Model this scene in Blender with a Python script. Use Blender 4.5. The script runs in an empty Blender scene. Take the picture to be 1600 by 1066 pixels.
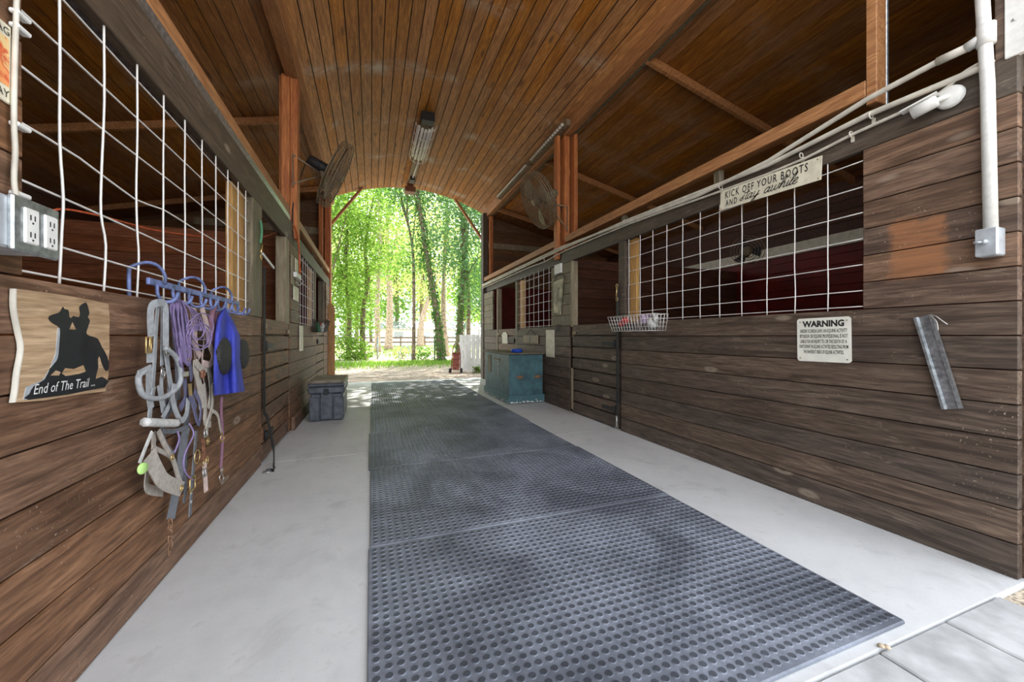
import bpy, math, random
from mathutils import Vector, Matrix
random.seed(7)
S = bpy.context.scene
COL = S.collection
# ------------------------------------------------------------------ camera, sky, sun, exposure
CT, ST = math.cos(math.radians(20.14)), math.sin(math.radians(20.14))
HC, F, PX, PY = 1.05, 600.0, 800.0, 526.0
cam = bpy.data.objects.new('camera', bpy.data.cameras.new('camera')); COL.objects.link(cam)
cam.data.sensor_width = 36; cam.data.lens = F/1600*36; cam.data.shift_y = -7/1600
cam.data.clip_start = 0.02; cam.data.clip_end = 400
cam.location = (0, 0, HC); cam.rotation_euler = (math.pi/2, 0, -math.radians(20.14))
S.camera = cam
W = bpy.data.worlds.new('sky'); S.world = W; W.use_nodes = True
nt = W.node_tree; nt.nodes.clear()
wo = nt.nodes.new('ShaderNodeOutputWorld'); bg = nt.nodes.new('ShaderNodeBackground')
sk = nt.nodes.new('ShaderNodeTexSky'); sk.sky_type = 'HOSEK_WILKIE'
SUN_DIR = Vector((0.20, 0.66, 0.90)).normalized()
sk.sun_direction = SUN_DIR; sk.turbidity = 3.0; sk.ground_albedo = 0.4
mx = nt.nodes.new('ShaderNodeMix'); mx.data_type = 'RGBA'; mx.inputs[0].default_value = 0.93
mx.inputs[7].default_value = (0.89, 0.94, 1.0, 1)
nt.links.new(sk.outputs[0], mx.inputs[6]); nt.links.new(mx.outputs[2], bg.inputs[0])
bg.inputs[1].default_value = 1.6
nt.links.new(bg.outputs[0], wo.inputs[0])
sun = bpy.data.objects.new('sun', bpy.data.lights.new('sun', 'SUN')); COL.objects.link(sun)
sun.data.energy = 5.5; sun.data.angle = 0.01; sun.data.color = (1, 0.95, 0.86)
sun.rotation_euler = SUN_DIR.to_track_quat('Z', 'Y').to_euler(); sun.location = (3, 20, 20)
VS = S.view_settings
VS.view_transform = 'Standard'; VS.look = 'None'; VS.gamma = 1; VS.use_curve_mapping = False
VS.exposure = 1.33
S.cycles.max_bounces = 12; S.cycles.diffuse_bounces = 8; S.cycles.glossy_bounces = 4
S.cycles.transmission_bounces = 6; S.cycles.transparent_max_bounces = 12
S.cycles.sample_clamp_indirect = 8

# ------------------------------------------------------------------ measured places
XL, XR = -0.84, 2.61          # aisle faces of the left and right stall fronts
def onx(px, py, X):           # the point of the plane x = X seen at this place of the photo
    w = F*X/(CT*(px-580)); return Vector((X, (w-X*ST)/CT, HC+(PY-py)*w/F))
def ond(px, py, w):           # a point at depth w
    u = (px-PX)/F*w; return Vector((u*CT+w*ST, -u*ST+w*CT, HC+(PY-py)*w/F))
def ong(px, py, z=0): return ond(px, py, (HC-z)*F/(py-PY))

# ------------------------------------------------------------------ mesh builder
WL = {}
class MB:
    def __init__(s): s.v = []; s.f = []; s.mi = []; s.sm = []; s.m = 0
    def add(s, vs, fs, smooth=False):
        b = len(s.v); s.v += [tuple(p) for p in vs]
        for f in fs: s.f.append([b+i for i in f]); s.mi.append(s.m); s.sm.append(smooth)
        return s
    def box(s, x0, x1, y0, y1, z0, z1):
        v = [(x, y, z) for x in (x0, x1) for y in (y0, y1) for z in (z0, z1)]
        return s.add(v, [(0,1,3,2),(4,6,7,5),(0,4,5,1),(2,3,7,6),(0,2,6,4),(1,5,7,3)])
    def bbox(s, x0, x1, y0, y1, z0, z1, b=0.004):   # box with bevelled edges
        X = (x0, x1); Y = (y0, y1); Z = (z0, z1); v = []; idx = {}
        for i in (0,1):
            for j in (0,1):
                for k in (0,1):
                    sx, sy, sz = (1,-1)[i], (1,-1)[j], (1,-1)[k]
                    for a in range(3):
                        p = [X[i]+sx*b, Y[j]+sy*b, Z[k]+sz*b]; p[a] = (X[i], Y[j], Z[k])[a]
                        idx[i,j,k,a] = len(v); v.append(tuple(p))
        fs = []
        for a in range(3):
            o = [q for q in range(3) if q != a]
            for e in (0,1):
                c = []
                for (p, q) in ((0,0),(0,1),(1,1),(1,0)):
                    t = [0,0,0]; t[a] = e; t[o[0]] = p; t[o[1]] = q; c.append(idx[t[0],t[1],t[2],a])
                fs.append(c)
            for p in (0,1):
                for q in (0,1):
                    t0 = [0,0,0]; t1 = [0,0,0]; t0[a] = 0; t1[a] = 1
                    for t in (t0, t1): t[o[0]] = p; t[o[1]] = q
                    fs.append((idx[(*t0, o[0])], idx[(*t1, o[0])], idx[(*t1, o[1])], idx[(*t0, o[1])]))
        for i in (0,1):
            for j in (0,1):
                for k in (0,1): fs.append([idx[i,j,k,a] for a in range(3)])
        return s.add(v, fs)
    def beam(s, a, b, w, h, up=(0,0,1)):            # rectangular bar from a to b
        a = Vector(a); b = Vector(b); d = (b-a).normalized(); r = d.cross(Vector(up))
        if r.length < 1e-4: r = d.cross(Vector((1,0,0)))
        r.normalize(); n = r.cross(d)
        v = [p+r*(i*w/2)+n*(j*h/2) for p in (a, b) for i in (-1,1) for j in (-1,1)]
        return s.add(v, [(0,1,3,2),(4,6,7,5),(0,4,5,1),(2,3,7,6),(0,2,6,4),(1,5,7,3)])
    def tube(s, pts, r, n=8, closed=False, cap=True):
        pts = [Vector(p) for p in pts]; N = len(pts)
        rs = r if isinstance(r, (list, tuple)) else [r]*N
        t0 = (pts[1]-pts[0]).normalized(); ref = Vector((0,0,1)) if abs(t0.z) < .9 else Vector((1,0,0))
        u = t0.cross(ref).normalized(); vs = []
        for i, p in enumerate(pts):
            if closed: t = pts[(i+1)%N]-pts[i-1]
            else: t = pts[min(i+1,N-1)]-pts[max(i-1,0)]
            if t.length < 1e-9: t = Vector((0,0,1))
            t.normalize(); u = (u-t*u.dot(t))
            if u.length < 1e-6: u = t.orthogonal()
            u.normalize(); w = t.cross(u)
            vs += [p+(u*math.cos(2*math.pi*k/n)+w*math.sin(2*math.pi*k/n))*rs[i] for k in range(n)]
        fs = []
        for i in range(N if closed else N-1):
            j = (i+1)%N
            for k in range(n): fs.append((i*n+k, i*n+(k+1)%n, j*n+(k+1)%n, j*n+k))
        if cap and not closed: fs += [tuple(range(n))[::-1], tuple((N-1)*n+k for k in range(n))]
        return s.add(vs, fs, True)
    def cyl(s, a, b, r, n=16, r2=None): return s.tube([a, b], [r, r if r2 is None else r2], n)
    def ribbon(s, pts, nrm, w, t=0.003):            # flat strap following pts, wide across nrm
        pts = [Vector(p) for p in pts]; N = len(pts); nrm = Vector(nrm).normalized(); vs = []
        ws = w if isinstance(w, (list, tuple)) else [w]*N
        for i, p in enumerate(pts):
            d = (pts[min(i+1,N-1)]-pts[max(i-1,0)]).normalized(); r = d.cross(nrm).normalized(); n2 = r.cross(d)
            vs += [p+r*ws[i]/2+n2*t/2, p-r*ws[i]/2+n2*t/2, p-r*ws[i]/2-n2*t/2, p+r*ws[i]/2-n2*t/2]
        fs = [(i*4+k, i*4+(k+1)%4, (i+1)*4+(k+1)%4, (i+1)*4+k) for i in range(N-1) for k in range(4)]
        fs += [(3,2,1,0), tuple((N-1)*4+k for k in range(4))]
        return s.add(vs, fs)
    def prism(s, pts, off):                         # polygon pushed along off
        pts = [Vector(p) for p in pts]; n = len(pts); off = Vector(off)
        return s.add(pts+[p+off for p in pts], [tuple(range(n)), tuple(range(2*n-1, n-1, -1))]+[(i, n+i, n+(i+1)%n, (i+1)%n) for i in range(n)])
    def lathe(s, prof, c, ax=(0,0,1), n=24):        # profile (r, h) spun round axis at c
        c = Vector(c); ax = Vector(ax).normalized(); u = ax.orthogonal().normalized(); w = ax.cross(u); vs = []
        for r, h in prof: vs += [c+ax*h+(u*math.cos(2*math.pi*k/n)+w*math.sin(2*math.pi*k/n))*max(r, 1e-4) for k in range(n)]
        fs = [(i*n+k, i*n+(k+1)%n, (i+1)*n+(k+1)%n, (i+1)*n+k) for i in range(len(prof)-1) for k in range(n)]
        return s.add(vs, fs, True)
    def ring(s, c, ax, R, r, n=20, m=6, sq=1.0):
        c = Vector(c); ax = Vector(ax).normalized(); u = ax.orthogonal().normalized(); w = ax.cross(u)
        return s.tube([c+u*math.cos(2*math.pi*k/n)*R+w*math.sin(2*math.pi*k/n)*R*sq for k in range(n)], r, m, True)
    def build(s, name, mats, parent=None, org=None):
        me = bpy.data.meshes.new(name)
        o0 = Vector(WL[parent.name]) if parent else (Vector(org) if org is not None else Vector((0,0,0)))
        me.from_pydata([(p[0]-o0.x, p[1]-o0.y, p[2]-o0.z) for p in s.v], [], s.f)
        for m in (mats if isinstance(mats, (list, tuple)) else [mats]): me.materials.append(m)
        me.polygons.foreach_set('material_index', s.mi); me.polygons.foreach_set('use_smooth', s.sm)
        me.update(); o = bpy.data.objects.new(name, me); COL.objects.link(o)
        if parent: o.parent = parent
        else: o.location = o0
        WL[o.name] = tuple(o0); return o
def tag(o, label, cat, group=None):
    o['label'] = label; o['category'] = cat
    if group: o['group'] = group
    return o
def thing(name, label, cat, loc, group=None):
    o = bpy.data.objects.new(name, None); COL.objects.link(o); o.location = loc; o.empty_display_size = .1
    WL[o.name] = tuple(loc); return tag(o, label, cat, group)
def struct(name, mb, mats):
    o = mb.build(name, mats); o['kind'] = 'structure'; return o
def dup(o, loc=None, label=None, parent=None):
    c = o.copy(); COL.objects.link(c)
    if parent: c.parent = parent
    if loc is not None: c.location = loc
    if label: c['label'] = label
    for ch in list(o.children): dup(ch, parent=c)
    return c
def smooth(pts, k=6, closed=False):                 # Catmull-Rom through the points
    pts = [Vector(p) for p in pts]; out = []; N = len(pts)
    for i in range(N if closed else N-1):
        if closed: p0, p1, p2, p3 = pts[i-1], pts[i], pts[(i+1)%N], pts[(i+2)%N]
        else: p0, p1, p2, p3 = pts[max(i-1,0)], pts[i], pts[i+1], pts[min(i+2,N-1)]
        for j in range(k):
            t = j/k
            out.append(.5*((2*p1)+(p2-p0)*t+(2*p0-5*p1+4*p2-p3)*t*t+(3*p1-p0-3*p2+p3)*t**3))
    if not closed: out.append(pts[-1])
    return out

# ------------------------------------------------------------------ materials
def newmat(name):
    m = bpy.data.materials.new(name); m.use_nodes = True; m.node_tree.nodes.clear()
    n = m.node_tree.nodes; o = n.new('ShaderNodeOutputMaterial'); b = n.new('ShaderNodeBsdfPrincipled')
    m.node_tree.links.new(b.outputs[0], o.inputs[0]); return m, n, m.node_tree.links, b
def c4(c): return (c[0], c[1], c[2], 1)
def ramp(n, stops):
    r = n.new('ShaderNodeValToRGB'); e = r.color_ramp.elements
    while len(e) < len(stops): e.new(0.5)
    for i, (p, c) in enumerate(stops): e[i].position = p; e[i].color = c4(c) if not isinstance(c, (int, float)) else (c, c, c, 1)
    return r
def mix(n, l, fac, a, b, mode='MIX'):
    m = n.new('ShaderNodeMix'); m.data_type = 'RGBA'; m.blend_type = mode
    for sock, val in ((m.inputs[0], fac), (m.inputs[6], a), (m.inputs[7], b)):
        if hasattr(val, 'is_output'): l.new(val, sock)
        elif isinstance(val, tuple): sock.default_value = c4(val)
        else: sock.default_value = val
    return m.outputs[2]
def noise(n, l, vec, scale, detail=4, rough=.55, dist=0):
    t = n.new('ShaderNodeTexNoise'); t.inputs['Scale'].default_value = scale; t.inputs['Detail'].default_value = detail
    t.inputs['Roughness'].default_value = rough; t.inputs['Distortion'].default_value = dist
    l.new(vec, t.inputs['Vector']); return t.outputs[0]
def maprange(n, l, v, a, b, c=0., d=1.):
    m = n.new('ShaderNodeMapRange'); l.new(v, m.inputs[0])
    for i, q in enumerate((a, b, c, d)): m.inputs[i+1].default_value = q
    return m.outputs[0]
def simple(name, col, rough=.6, metal=0., var=.15, scale=30., bump=.0, col2=None, spec=.5):
    m, n, l, b = newmat(name); tc = n.new('ShaderNodeTexCoord')
    f = noise(n, l, tc.outputs['Object'], scale, 5)
    c2 = col2 or tuple(max(0, q*(1-var*2)) for q in col); c1 = tuple(min(1, q*(1+var)) for q in col)
    l.new(mix(n, l, maprange(n, l, f, .35, .65), c2, c1), b.inputs['Base Color'])
    b.inputs['Roughness'].default_value = rough; b.inputs['Metallic'].default_value = metal
    b.inputs['Specular IOR Level'].default_value = spec
    if bump:
        bp = n.new('ShaderNodeBump'); bp.inputs['Strength'].default_value = bump; bp.inputs['Distance'].default_value = .004
        l.new(f, bp.inputs['Height']); l.new(bp.outputs[0], b.inputs['Normal'])
    return m
def wood(name, dark, light, axis='Y', vary=.35, knots=1., wear=0., wearc=(.5,.42,.33), rough=.62, patch=None, dust=0.):
    m, n, l, b = newmat(name); tc = n.new('ShaderNodeTexCoord'); geo = n.new('ShaderNodeNewGeometry')
    isl = geo.outputs['Random Per Island']
    cv = n.new('ShaderNodeVectorMath'); cv.operation = 'SCALE'; cv.inputs[0].default_value = (37., 53., 71.); l.new(isl, cv.inputs[3])
    ad = n.new('ShaderNodeVectorMath'); ad.operation = 'ADD'; l.new(tc.outputs['Object'], ad.inputs[0]); l.new(cv.outputs[0], ad.inputs[1])
    mp = n.new('ShaderNodeMapping'); sc = {'X': (.9, 12, 12), 'Y': (12, .9, 12), 'Z': (12, 12, .9)}[axis]
    mp.inputs['Scale'].default_value = sc; l.new(ad.outputs[0], mp.inputs['Vector'])
    g1 = noise(n, l, mp.outputs[0], 2.2, 8, .6, 1.2)
    g2 = noise(n, l, mp.outputs[0], 9., 3, .6, .3)
    bl = noise(n, l, ad.outputs[0], 1.6, 4, .6)
    base = mix(n, l, maprange(n, l, g1, .37, .65), dark, light)
    base = mix(n, l, maprange(n, l, g2, .40, .68, 0, .65), base, tuple(q*.45 for q in dark))
    hsv = n.new('ShaderNodeHueSaturation'); l.new(base, hsv.inputs['Color'])
    l.new(maprange(n, l, isl, 0, 1, 1-vary, 1+vary*1.1), hsv.inputs['Value'])
    fr = n.new('ShaderNodeMath'); fr.operation = 'FRACT'; mu = n.new('ShaderNodeMath'); mu.operation = 'MULTIPLY'; mu.inputs[1].default_value = 17.3
    l.new(isl, mu.inputs[0]); l.new(mu.outputs[0], fr.inputs[0]); l.new(maprange(n, l, fr.outputs[0], 0, 1, .92, 1.1), hsv.inputs['Saturation'])
    base = hsv.outputs[0]
    base = mix(n, l, maprange(n, l, bl, .3, .75, 0, .5), base, mix(n, l, .6, base, tuple(q*.5 for q in dark)))
    if knots:
        mk = n.new('ShaderNodeMapping'); k = {'X': (1.1, 5.2, 5.2), 'Y': (5.2, 1.1, 5.2), 'Z': (5.2, 5.2, 1.1)}[axis]
        mk.inputs['Scale'].default_value = k; l.new(ad.outputs[0], mk.inputs['Vector'])
        vo = n.new('ShaderNodeTexVoronoi'); vo.inputs['Scale'].default_value = 1.15; l.new(mk.outputs[0], vo.inputs['Vector'])
        kn = maprange(n, l, vo.outputs['Distance'], .05, .14, knots, 0)
        base = mix(n, l, kn, base, tuple(q*.35 for q in dark))
    if wear:
        mw = n.new('ShaderNodeMapping'); k = {'X': (2., 9, 9), 'Y': (9, 2., 9), 'Z': (9, 9, 2.)}[axis]
        mw.inputs['Scale'].default_value = k; l.new(ad.outputs[0], mw.inputs['Vector'])
        wn = noise(n, l, mw.outputs[0], 1.3, 9, .72, .6)
        base = mix(n, l, maprange(n, l, wn, .60, .74, 0, wear), base, wearc)
        vk = n.new('ShaderNodeTexVoronoi'); vk.inputs['Scale'].default_value = .95; mk2 = n.new('ShaderNodeMapping'); mk2.inputs['Scale'].default_value = (4.6, 1.7, 4.6); l.new(ad.outputs[0], mk2.inputs['Vector'])
        nd = n.new('ShaderNodeMath'); nd.operation = 'MULTIPLY_ADD'; nd.inputs[1].default_value = .12; l.new(g1, nd.inputs[0]); l.new(mk2.outputs[0], vk.inputs['Vector']); l.new(vk.outputs['Distance'], nd.inputs[2])
        base = mix(n, l, maprange(n, l, nd.outputs[0], .15, .19, wear*1.3, 0), base, tuple(q*.8 for q in wearc)); base = mix(n, l, maprange(n, l, nd.outputs[0], .085, .12, .8, 0), base, dark)
        w2 = noise(n, l, tc.outputs['Object'], 95., 2, .5)
        w3 = noise(n, l, tc.outputs['Object'], 4., 3, .6)
        mm = n.new('ShaderNodeMath'); mm.operation = 'MULTIPLY'; l.new(maprange(n, l, w2, .66, .72), mm.inputs[0]); l.new(maprange(n, l, w3, .5, .62, 0, wear), mm.inputs[1])
        base = mix(n, l, mm.outputs[0], base, tuple(min(1, q*1.5) for q in wearc))
    if dust:                                        # cobweb dust on the boards near the joists
        dn = noise(n, l, tc.outputs['Object'], 2.3, 9, .7, .5)
        sx = n.new('ShaderNodeSeparateXYZ'); l.new(tc.outputs['Object'], sx.inputs[0])
        wv = n.new('ShaderNodeMath'); wv.operation = 'PINGPONG'; wv.inputs[1].default_value = .655
        l.new(sx.outputs[1], wv.inputs[0])
        mm = n.new('ShaderNodeMath'); mm.operation = 'MULTIPLY'
        l.new(maprange(n, l, wv.outputs[0], .0, .2, 1, 0), mm.inputs[0]); l.new(maprange(n, l, dn, .5, .68, .05, dust), mm.inputs[1])
        base = mix(n, l, mm.outputs[0], base, (.55, .47, .38))
    if patch:                                       # bare patches where the stain has worn off, (y0,y1,z0,z1)
        sx = n.new('ShaderNodeSeparateXYZ'); l.new(tc.outputs['Object'], sx.inputs[0])
        pn = noise(n, l, tc.outputs['Object'], 14., 5, .7); acc = None
        for ax_i, a0, a1 in ((1, patch[0], patch[1]), (2, patch[2], patch[3])):
            q = n.new('ShaderNodeMath'); q.operation = 'SUBTRACT'; l.new(sx.outputs[ax_i], q.inputs[0]); q.inputs[1].default_value = (a0+a1)/2
            q2 = n.new('ShaderNodeMath'); q2.operation = 'ABSOLUTE'; l.new(q.outputs[0], q2.inputs[0])
            q5 = n.new('ShaderNodeMath'); q5.operation = 'MULTIPLY_ADD'; l.new(pn, q5.inputs[0]); q5.inputs[1].default_value = .10; l.new(q2.outputs[0], q5.inputs[2]); v = maprange(n, l, q5.outputs[0], (a1-a0)/2+.03, (a1-a0)/2+.065, 1, 0)
            if acc is None: acc = v
            else:
                q3 = n.new('ShaderNodeMath'); q3.operation = 'MULTIPLY'; l.new(acc, q3.inputs[0]); l.new(v, q3.inputs[1]); acc = q3.outputs[0]
        q4 = n.new('ShaderNodeMath'); q4.operation = 'MULTIPLY'; l.new(acc, q4.inputs[0]); l.new(maprange(n, l, g1, .3, .6, .35, .85), q4.inputs[1])
        base = mix(n, l, q4.outputs[0], base, (.36, .15, .06))
    l.new(base, b.inputs['Base Color'])
    l.new(maprange(n, l, g1, 0, 1, rough-.12, rough+.15), b.inputs['Roughness'])
    bp = n.new('ShaderNodeBump'); bp.inputs['Strength'].default_value = .35; bp.inputs['Distance'].default_value = .004
    l.new(g1, bp.inputs['Height']); l.new(bp.outputs[0], b.inputs['Normal'])
    return m

M = {}
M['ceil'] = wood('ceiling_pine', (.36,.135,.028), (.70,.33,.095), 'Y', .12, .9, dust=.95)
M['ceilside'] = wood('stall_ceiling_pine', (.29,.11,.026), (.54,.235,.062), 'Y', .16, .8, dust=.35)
M['wallL'] = wood('brown_stained_boards', (.12,.056,.028), (.31,.168,.095), 'Y', .2, .7, wear=.5, wearc=(.46,.36,.27))
M['wallR'] = wood('dark_stained_boards', (.068,.045,.032), (.20,.142,.104), 'Y', .24, .6, wear=.5, wearc=(.40,.32,.24))
M['wallRup'] = wood('weathered_boards', (.105,.060,.038), (.31,.195,.13), 'Y', .35, .6, wear=.5, wearc=(.42,.33,.25), patch=(1.02,1.235,1.355,1.655))
M['front'] = wood('front_boards', (.105,.060,.038), (.31,.195,.13), 'X', .3, .6)
M['header'] = wood('dark_header_beam', (.072,.052,.036), (.15,.11,.078), 'Y', .2, .4, wear=.3)
M['headL'] = wood('brown_header_beam', (.085,.055,.034), (.17,.115,.072), 'Y', .2, .4, wear=.4)
M['rail'] = wood('orange_pine_rail', (.40,.15,.04), (.66,.31,.095), 'Y', .2, .6)
M['post'] = wood('orange_pine_post', (.52,.13,.018), (.82,.29,.05), 'Z', .2, .5)
M['jamb'] = wood('fresh_pine_jamb', (.60,.30,.065), (.82,.48,.13), 'Z', .12, .8)
M['greywood'] = wood('grey_weathered_post', (.15,.12,.07), (.30,.25,.16), 'Z', .2, .5, wear=.4)
M['bareend'] = wood('pale_board', (.32,.25,.15), (.52,.43,.28), 'Z', .2, .5)
M['part'] = wood('red_brown_partition', (.26,.075,.025), (.50,.17,.06), 'X', .22, .6)
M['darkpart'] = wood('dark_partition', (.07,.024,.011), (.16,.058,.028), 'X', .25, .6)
M['outer'] = wood('stall_back_boards', (.22,.065,.025), (.44,.145,.06), 'Y', .3, .6)
M['endwall'] = wood('end_wall_boards', (.18,.085,.035), (.32,.16,.075), 'X', .3, .6)
M['carved'] = wood('carved_plank', (.42,.26,.13), (.68,.47,.28), 'Y', .1, .4)
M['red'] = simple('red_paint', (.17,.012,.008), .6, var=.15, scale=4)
M['black'] = simple('black_rubber', (.018,.018,.02), .6)
M['blackpaint'] = simple('black_paint', (.012,.013,.016), .5)
M['galv'] = simple('galvanised_steel', (.50,.53,.55), .38, .85, .2, 40)
M['dustmetal'] = simple('dusty_metal', (.30,.23,.15), .6, .4, .2, 60)
M['wire'] = simple('grid_wire', (.80,.77,.74), .45, .15, .04, 20)
M['white'] = simple('white_plastic', (.78,.78,.75), .45, var=.05)
M['pvc'] = simple('grey_white_pvc', (.62,.58,.50), .5, var=.1, scale=12)
M['boxgrey'] = simple('grey_painted_steel', (.52,.56,.60), .35, .3, .1, 20)
M['brass'] = simple('brass', (.75,.55,.25), .35, .9, .1)
M['steel'] = simple('steel', (.62,.60,.57), .32, .9, .1)
M['rust'] = simple('rusty_chain', (.33,.19,.11), .6, .5, .3, 80)
M['tube'] = simple('fluorescent_tube', (.85,.85,.82), .3, var=.03)
M['cream'] = simple('cream_paint', (.72,.68,.53), .5, var=.08, scale=14)
M['signwhite'] = simple('sign_white', (.80,.79,.70), .45, var=.05, scale=10)
M['ink'] = simple('black_ink', (.02,.02,.02), .6, var=0)
M['inkgrey'] = simple('grey_ink', (.12,.12,.12), .6, var=0)
def emi(name, c, s): pass
# concrete
def concrete():
    m, n, l, b = newmat('concrete'); tc = n.new('ShaderNodeTexCoord'); v = tc.outputs['Object']
    a = noise(n, l, v, 1.1, 6, .6); d = noise(n, l, v, 9, 8, .65); s = noise(n, l, v, 70, 3, .6)
    base = mix(n, l, maprange(n, l, a, .3, .7), (.50,.505,.515), (.62,.63,.64))
    base = mix(n, l, maprange(n, l, d, .35, .7, 0, .3), base, (.74,.735,.73))
    e_ = noise(n, l, v, 2.6, 9, .7, .8); base = mix(n, l, maprange(n, l, e_, .55, .72, 0, .5), base, (.33,.32,.31)); base = mix(n, l, maprange(n, l, d, .6, .75, 0, .4), base, (.27,.25,.23))
    base = mix(n, l, maprange(n, l, s, .6, .75, 0, .25), base, (.33,.31,.29))
    l.new(base, b.inputs['Base Color']); b.inputs['Roughness'].default_value = .62
    bp = n.new('ShaderNodeBump'); bp.inputs['Strength'].default_value = .25; bp.inputs['Distance'].default_value = .003
    l.new(s, bp.inputs['Height']); l.new(bp.outputs[0], b.inputs['Normal']); return m
M['conc'] = concrete()
def matmat(name, cbase, cdust, thr):
    m, n, l, b = newmat(name); tc = n.new('ShaderNodeTexCoord'); oi = n.new('ShaderNodeObjectInfo')
    ad = n.new('ShaderNodeVectorMath'); ad.operation = 'ADD'; l.new(tc.outputs['Object'], ad.inputs[0]); l.new(oi.outputs['Location'], ad.inputs[1])
    a = noise(n, l, ad.outputs[0], 1.7, 7, .62, .6); s = noise(n, l, ad.outputs[0], 40, 4, .6)
    f = n.new('ShaderNodeMath'); f.operation = 'MULTIPLY'; l.new(maprange(n, l, a, .38, .66, .25, 1), f.inputs[0]); l.new(maprange(n, l, s, .3, .7, .6, 1), f.inputs[1])
    f2 = n.new('ShaderNodeMath'); f2.operation = 'MULTIPLY'; f2.inputs[1].default_value = thr; l.new(f.outputs[0], f2.inputs[0])
    l.new(mix(n, l, f2.outputs[0], cbase, cdust), b.inputs['Base Color']); b.inputs['Roughness'].default_value = .55
    return m
M['matbase'] = matmat('mat_rubber_dusty', (.050,.056,.074), (.29,.32,.385), 1.)
M['matstud'] = matmat('mat_rubber_stud', (.020,.023,.032), (.12,.135,.165), .8)
M['paver'] = simple('stone_paver', (.47,.475,.48), .7, var=.14, scale=7, bump=.5)
M['gravel'] = simple('gravel_bed', (.50,.42,.32), .9, var=.3, scale=60, bump=.8)
M['pebble'] = simple('pebble', (.66,.52,.36), .6, var=.3, scale=9)
M['dirt'] = simple('packed_dirt', (.42,.34,.27), .9, var=.25, scale=2.2, bump=.4)
M['sand'] = simple('pale_sand', (.55,.48,.36), .9, var=.15, scale=1.2)
M['shavings'] = simple('stall_bedding', (.12,.085,.06), .95, var=.3, scale=30)
M['metalroof'] = simple('roof_metal', (.4,.4,.4), .5, .5)

# ------------------------------------------------------------------ floor, ground, pavers
f = MB()
for y0, y1 in ((.79, 3.694), (3.702, 6.694), (6.702, 9.5)): f.box(-.9, 2.66, y0, y1, -.12, 0)
f.box(-.9, 2.66, .8, 9.49, -.13, -.008)
struct('floor', f, M['conc'])
g = MB(); g.box(-4.6, -.9, .79, 9.4, -.12, -.005); g.box(2.66, 6.4, .79, 9.4, -.12, -.005)
struct('floor_stalls', g, M['shavings'])
g = MB(); g.box(-60, 60, 9.5, 15.5, -.2, -.03)
o = struct('ground_dirt', g, M['dirt'])
g = MB(); g.box(-60, 60, 15.5, 130, -.22, -.05); struct('ground_clearing', g, M['sand'])
g = MB(); g.box(-25, 25, -25, .79, -.2, -.03); g.box(-60, -4.8, .79, 9.5, -.2, -.03); g.box(6.6, 60, .79, 9.5, -.2, -.03)
struct('ground_yard', g, M['gravel'])
g = MB()                                            # stone pavers outside the near doorway
for i in range(-6, 7):
    x0 = .40*i; 
    for j in range(5):
        y1 = .785-.62*j-(.2 if i % 2 else 0)*(1 if j else 0); y0 = .775-.62*(j+1)-(.2 if i % 2 else 0)+.008
        if x0+.4 > 2.45: continue
        g.bbox(x0+.004, x0+.396, y0, y1, -.1, -.008+.002*((i*7+j*3) % 3-1), .005)
g.bbox(2.404, 2.50, -.6, .45, -.1, -.018, .006)
struct('trim_1', g, M['paver'])
g = MB()
for k in range(420):
    x = random.uniform(2.42, 3.6); y = random.uniform(-.3, .77); r = random.uniform(.008, .02)
    g.lathe([(0,-r*.5),(r*.8,-r*.3),(r,0),(r*.7,r*.4),(0,r*.55)], (x, y, -.025+r*.3), (random.uniform(-.4,.4), random.uniform(-.4,.4), 1), 7)
gv = g.build('gravel', M['pebble'], org=(2.6, .5, -.03)); gv['kind'] = 'stuff'; tag(gv, 'tan loose gravel at the corner of the right wall', 'gravel')
for (px, py, lb) in ((1377,1012,'small tan pebble at the far end of the paver joint'),(1386,1014,'small tan pebble beside the other one on the slab edge')):
    p = ong(px, py); g = MB(); g.lathe([(0,-.006),(.009,-.004),(.011,0),(.007,.005),(0,.006)], (p.x, p.y, p.z+.006), (.2,.1,1), 9)
    tag(g.build('pebble', M['pebble'], org=(p.x,p.y,0)), lb, 'pebble')

# ------------------------------------------------------------------ rubber mats
PITCH = .0372
def mat_mesh():
    g = MB(); w, h = 1.84, 1.183; g.m = 0
    g.bbox(0, w, 0, h, 0, .015, .004)
    g.m = 1; nx, ny = int(w/PITCH), int(h/PITCH); ox = (w-(nx-1)*PITCH)/2; oy = (h-(ny-1)*PITCH)/2; n = 10
    for i in range(nx):
        for j in range(ny):
            cx, cy = ox+i*PITCH, oy+j*PITCH
            v = [(cx+math.cos(2*math.pi*k/n)*r, cy+math.sin(2*math.pi*k/n)*r, z) for r, z in ((.0135,.0148),(.0115,.0185)) for k in range(n)]
            g.m = 0; g.add(v, [(k, (k+1)%n, n+(k+1)%n, n+k) for k in range(n)])
            b = len(g.v)-n; g.m = 1; g.f.append([b+k for k in range(n)]); g.mi.append(1); g.sm.append(False)
    return g
ords = ['nearest the camera', 'second from the near end', 'third from the near end', 'fourth, halfway down the aisle', 'fifth from the near end', 'sixth, second from the far doorway', 'last one before the far doorway']
mat0 = None
for i in range(7):
    x = (-.012, -.006, -.02, -.004, -.012, .004, 0)[i]; y = .82+1.19*i
    lb = 'black studded rubber floor mat on the concrete, ' + ords[i]
    if mat0 is None: mat0 = mat_mesh().build('rubber_mat', [M['matbase'], M['matstud']]); mo = mat0
    else: mo = mat0.copy(); COL.objects.link(mo)
    mo.location = (x, y, .0005); tag(mo, lb, 'mat', 'rubber mats laid end to end down the aisle')

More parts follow.
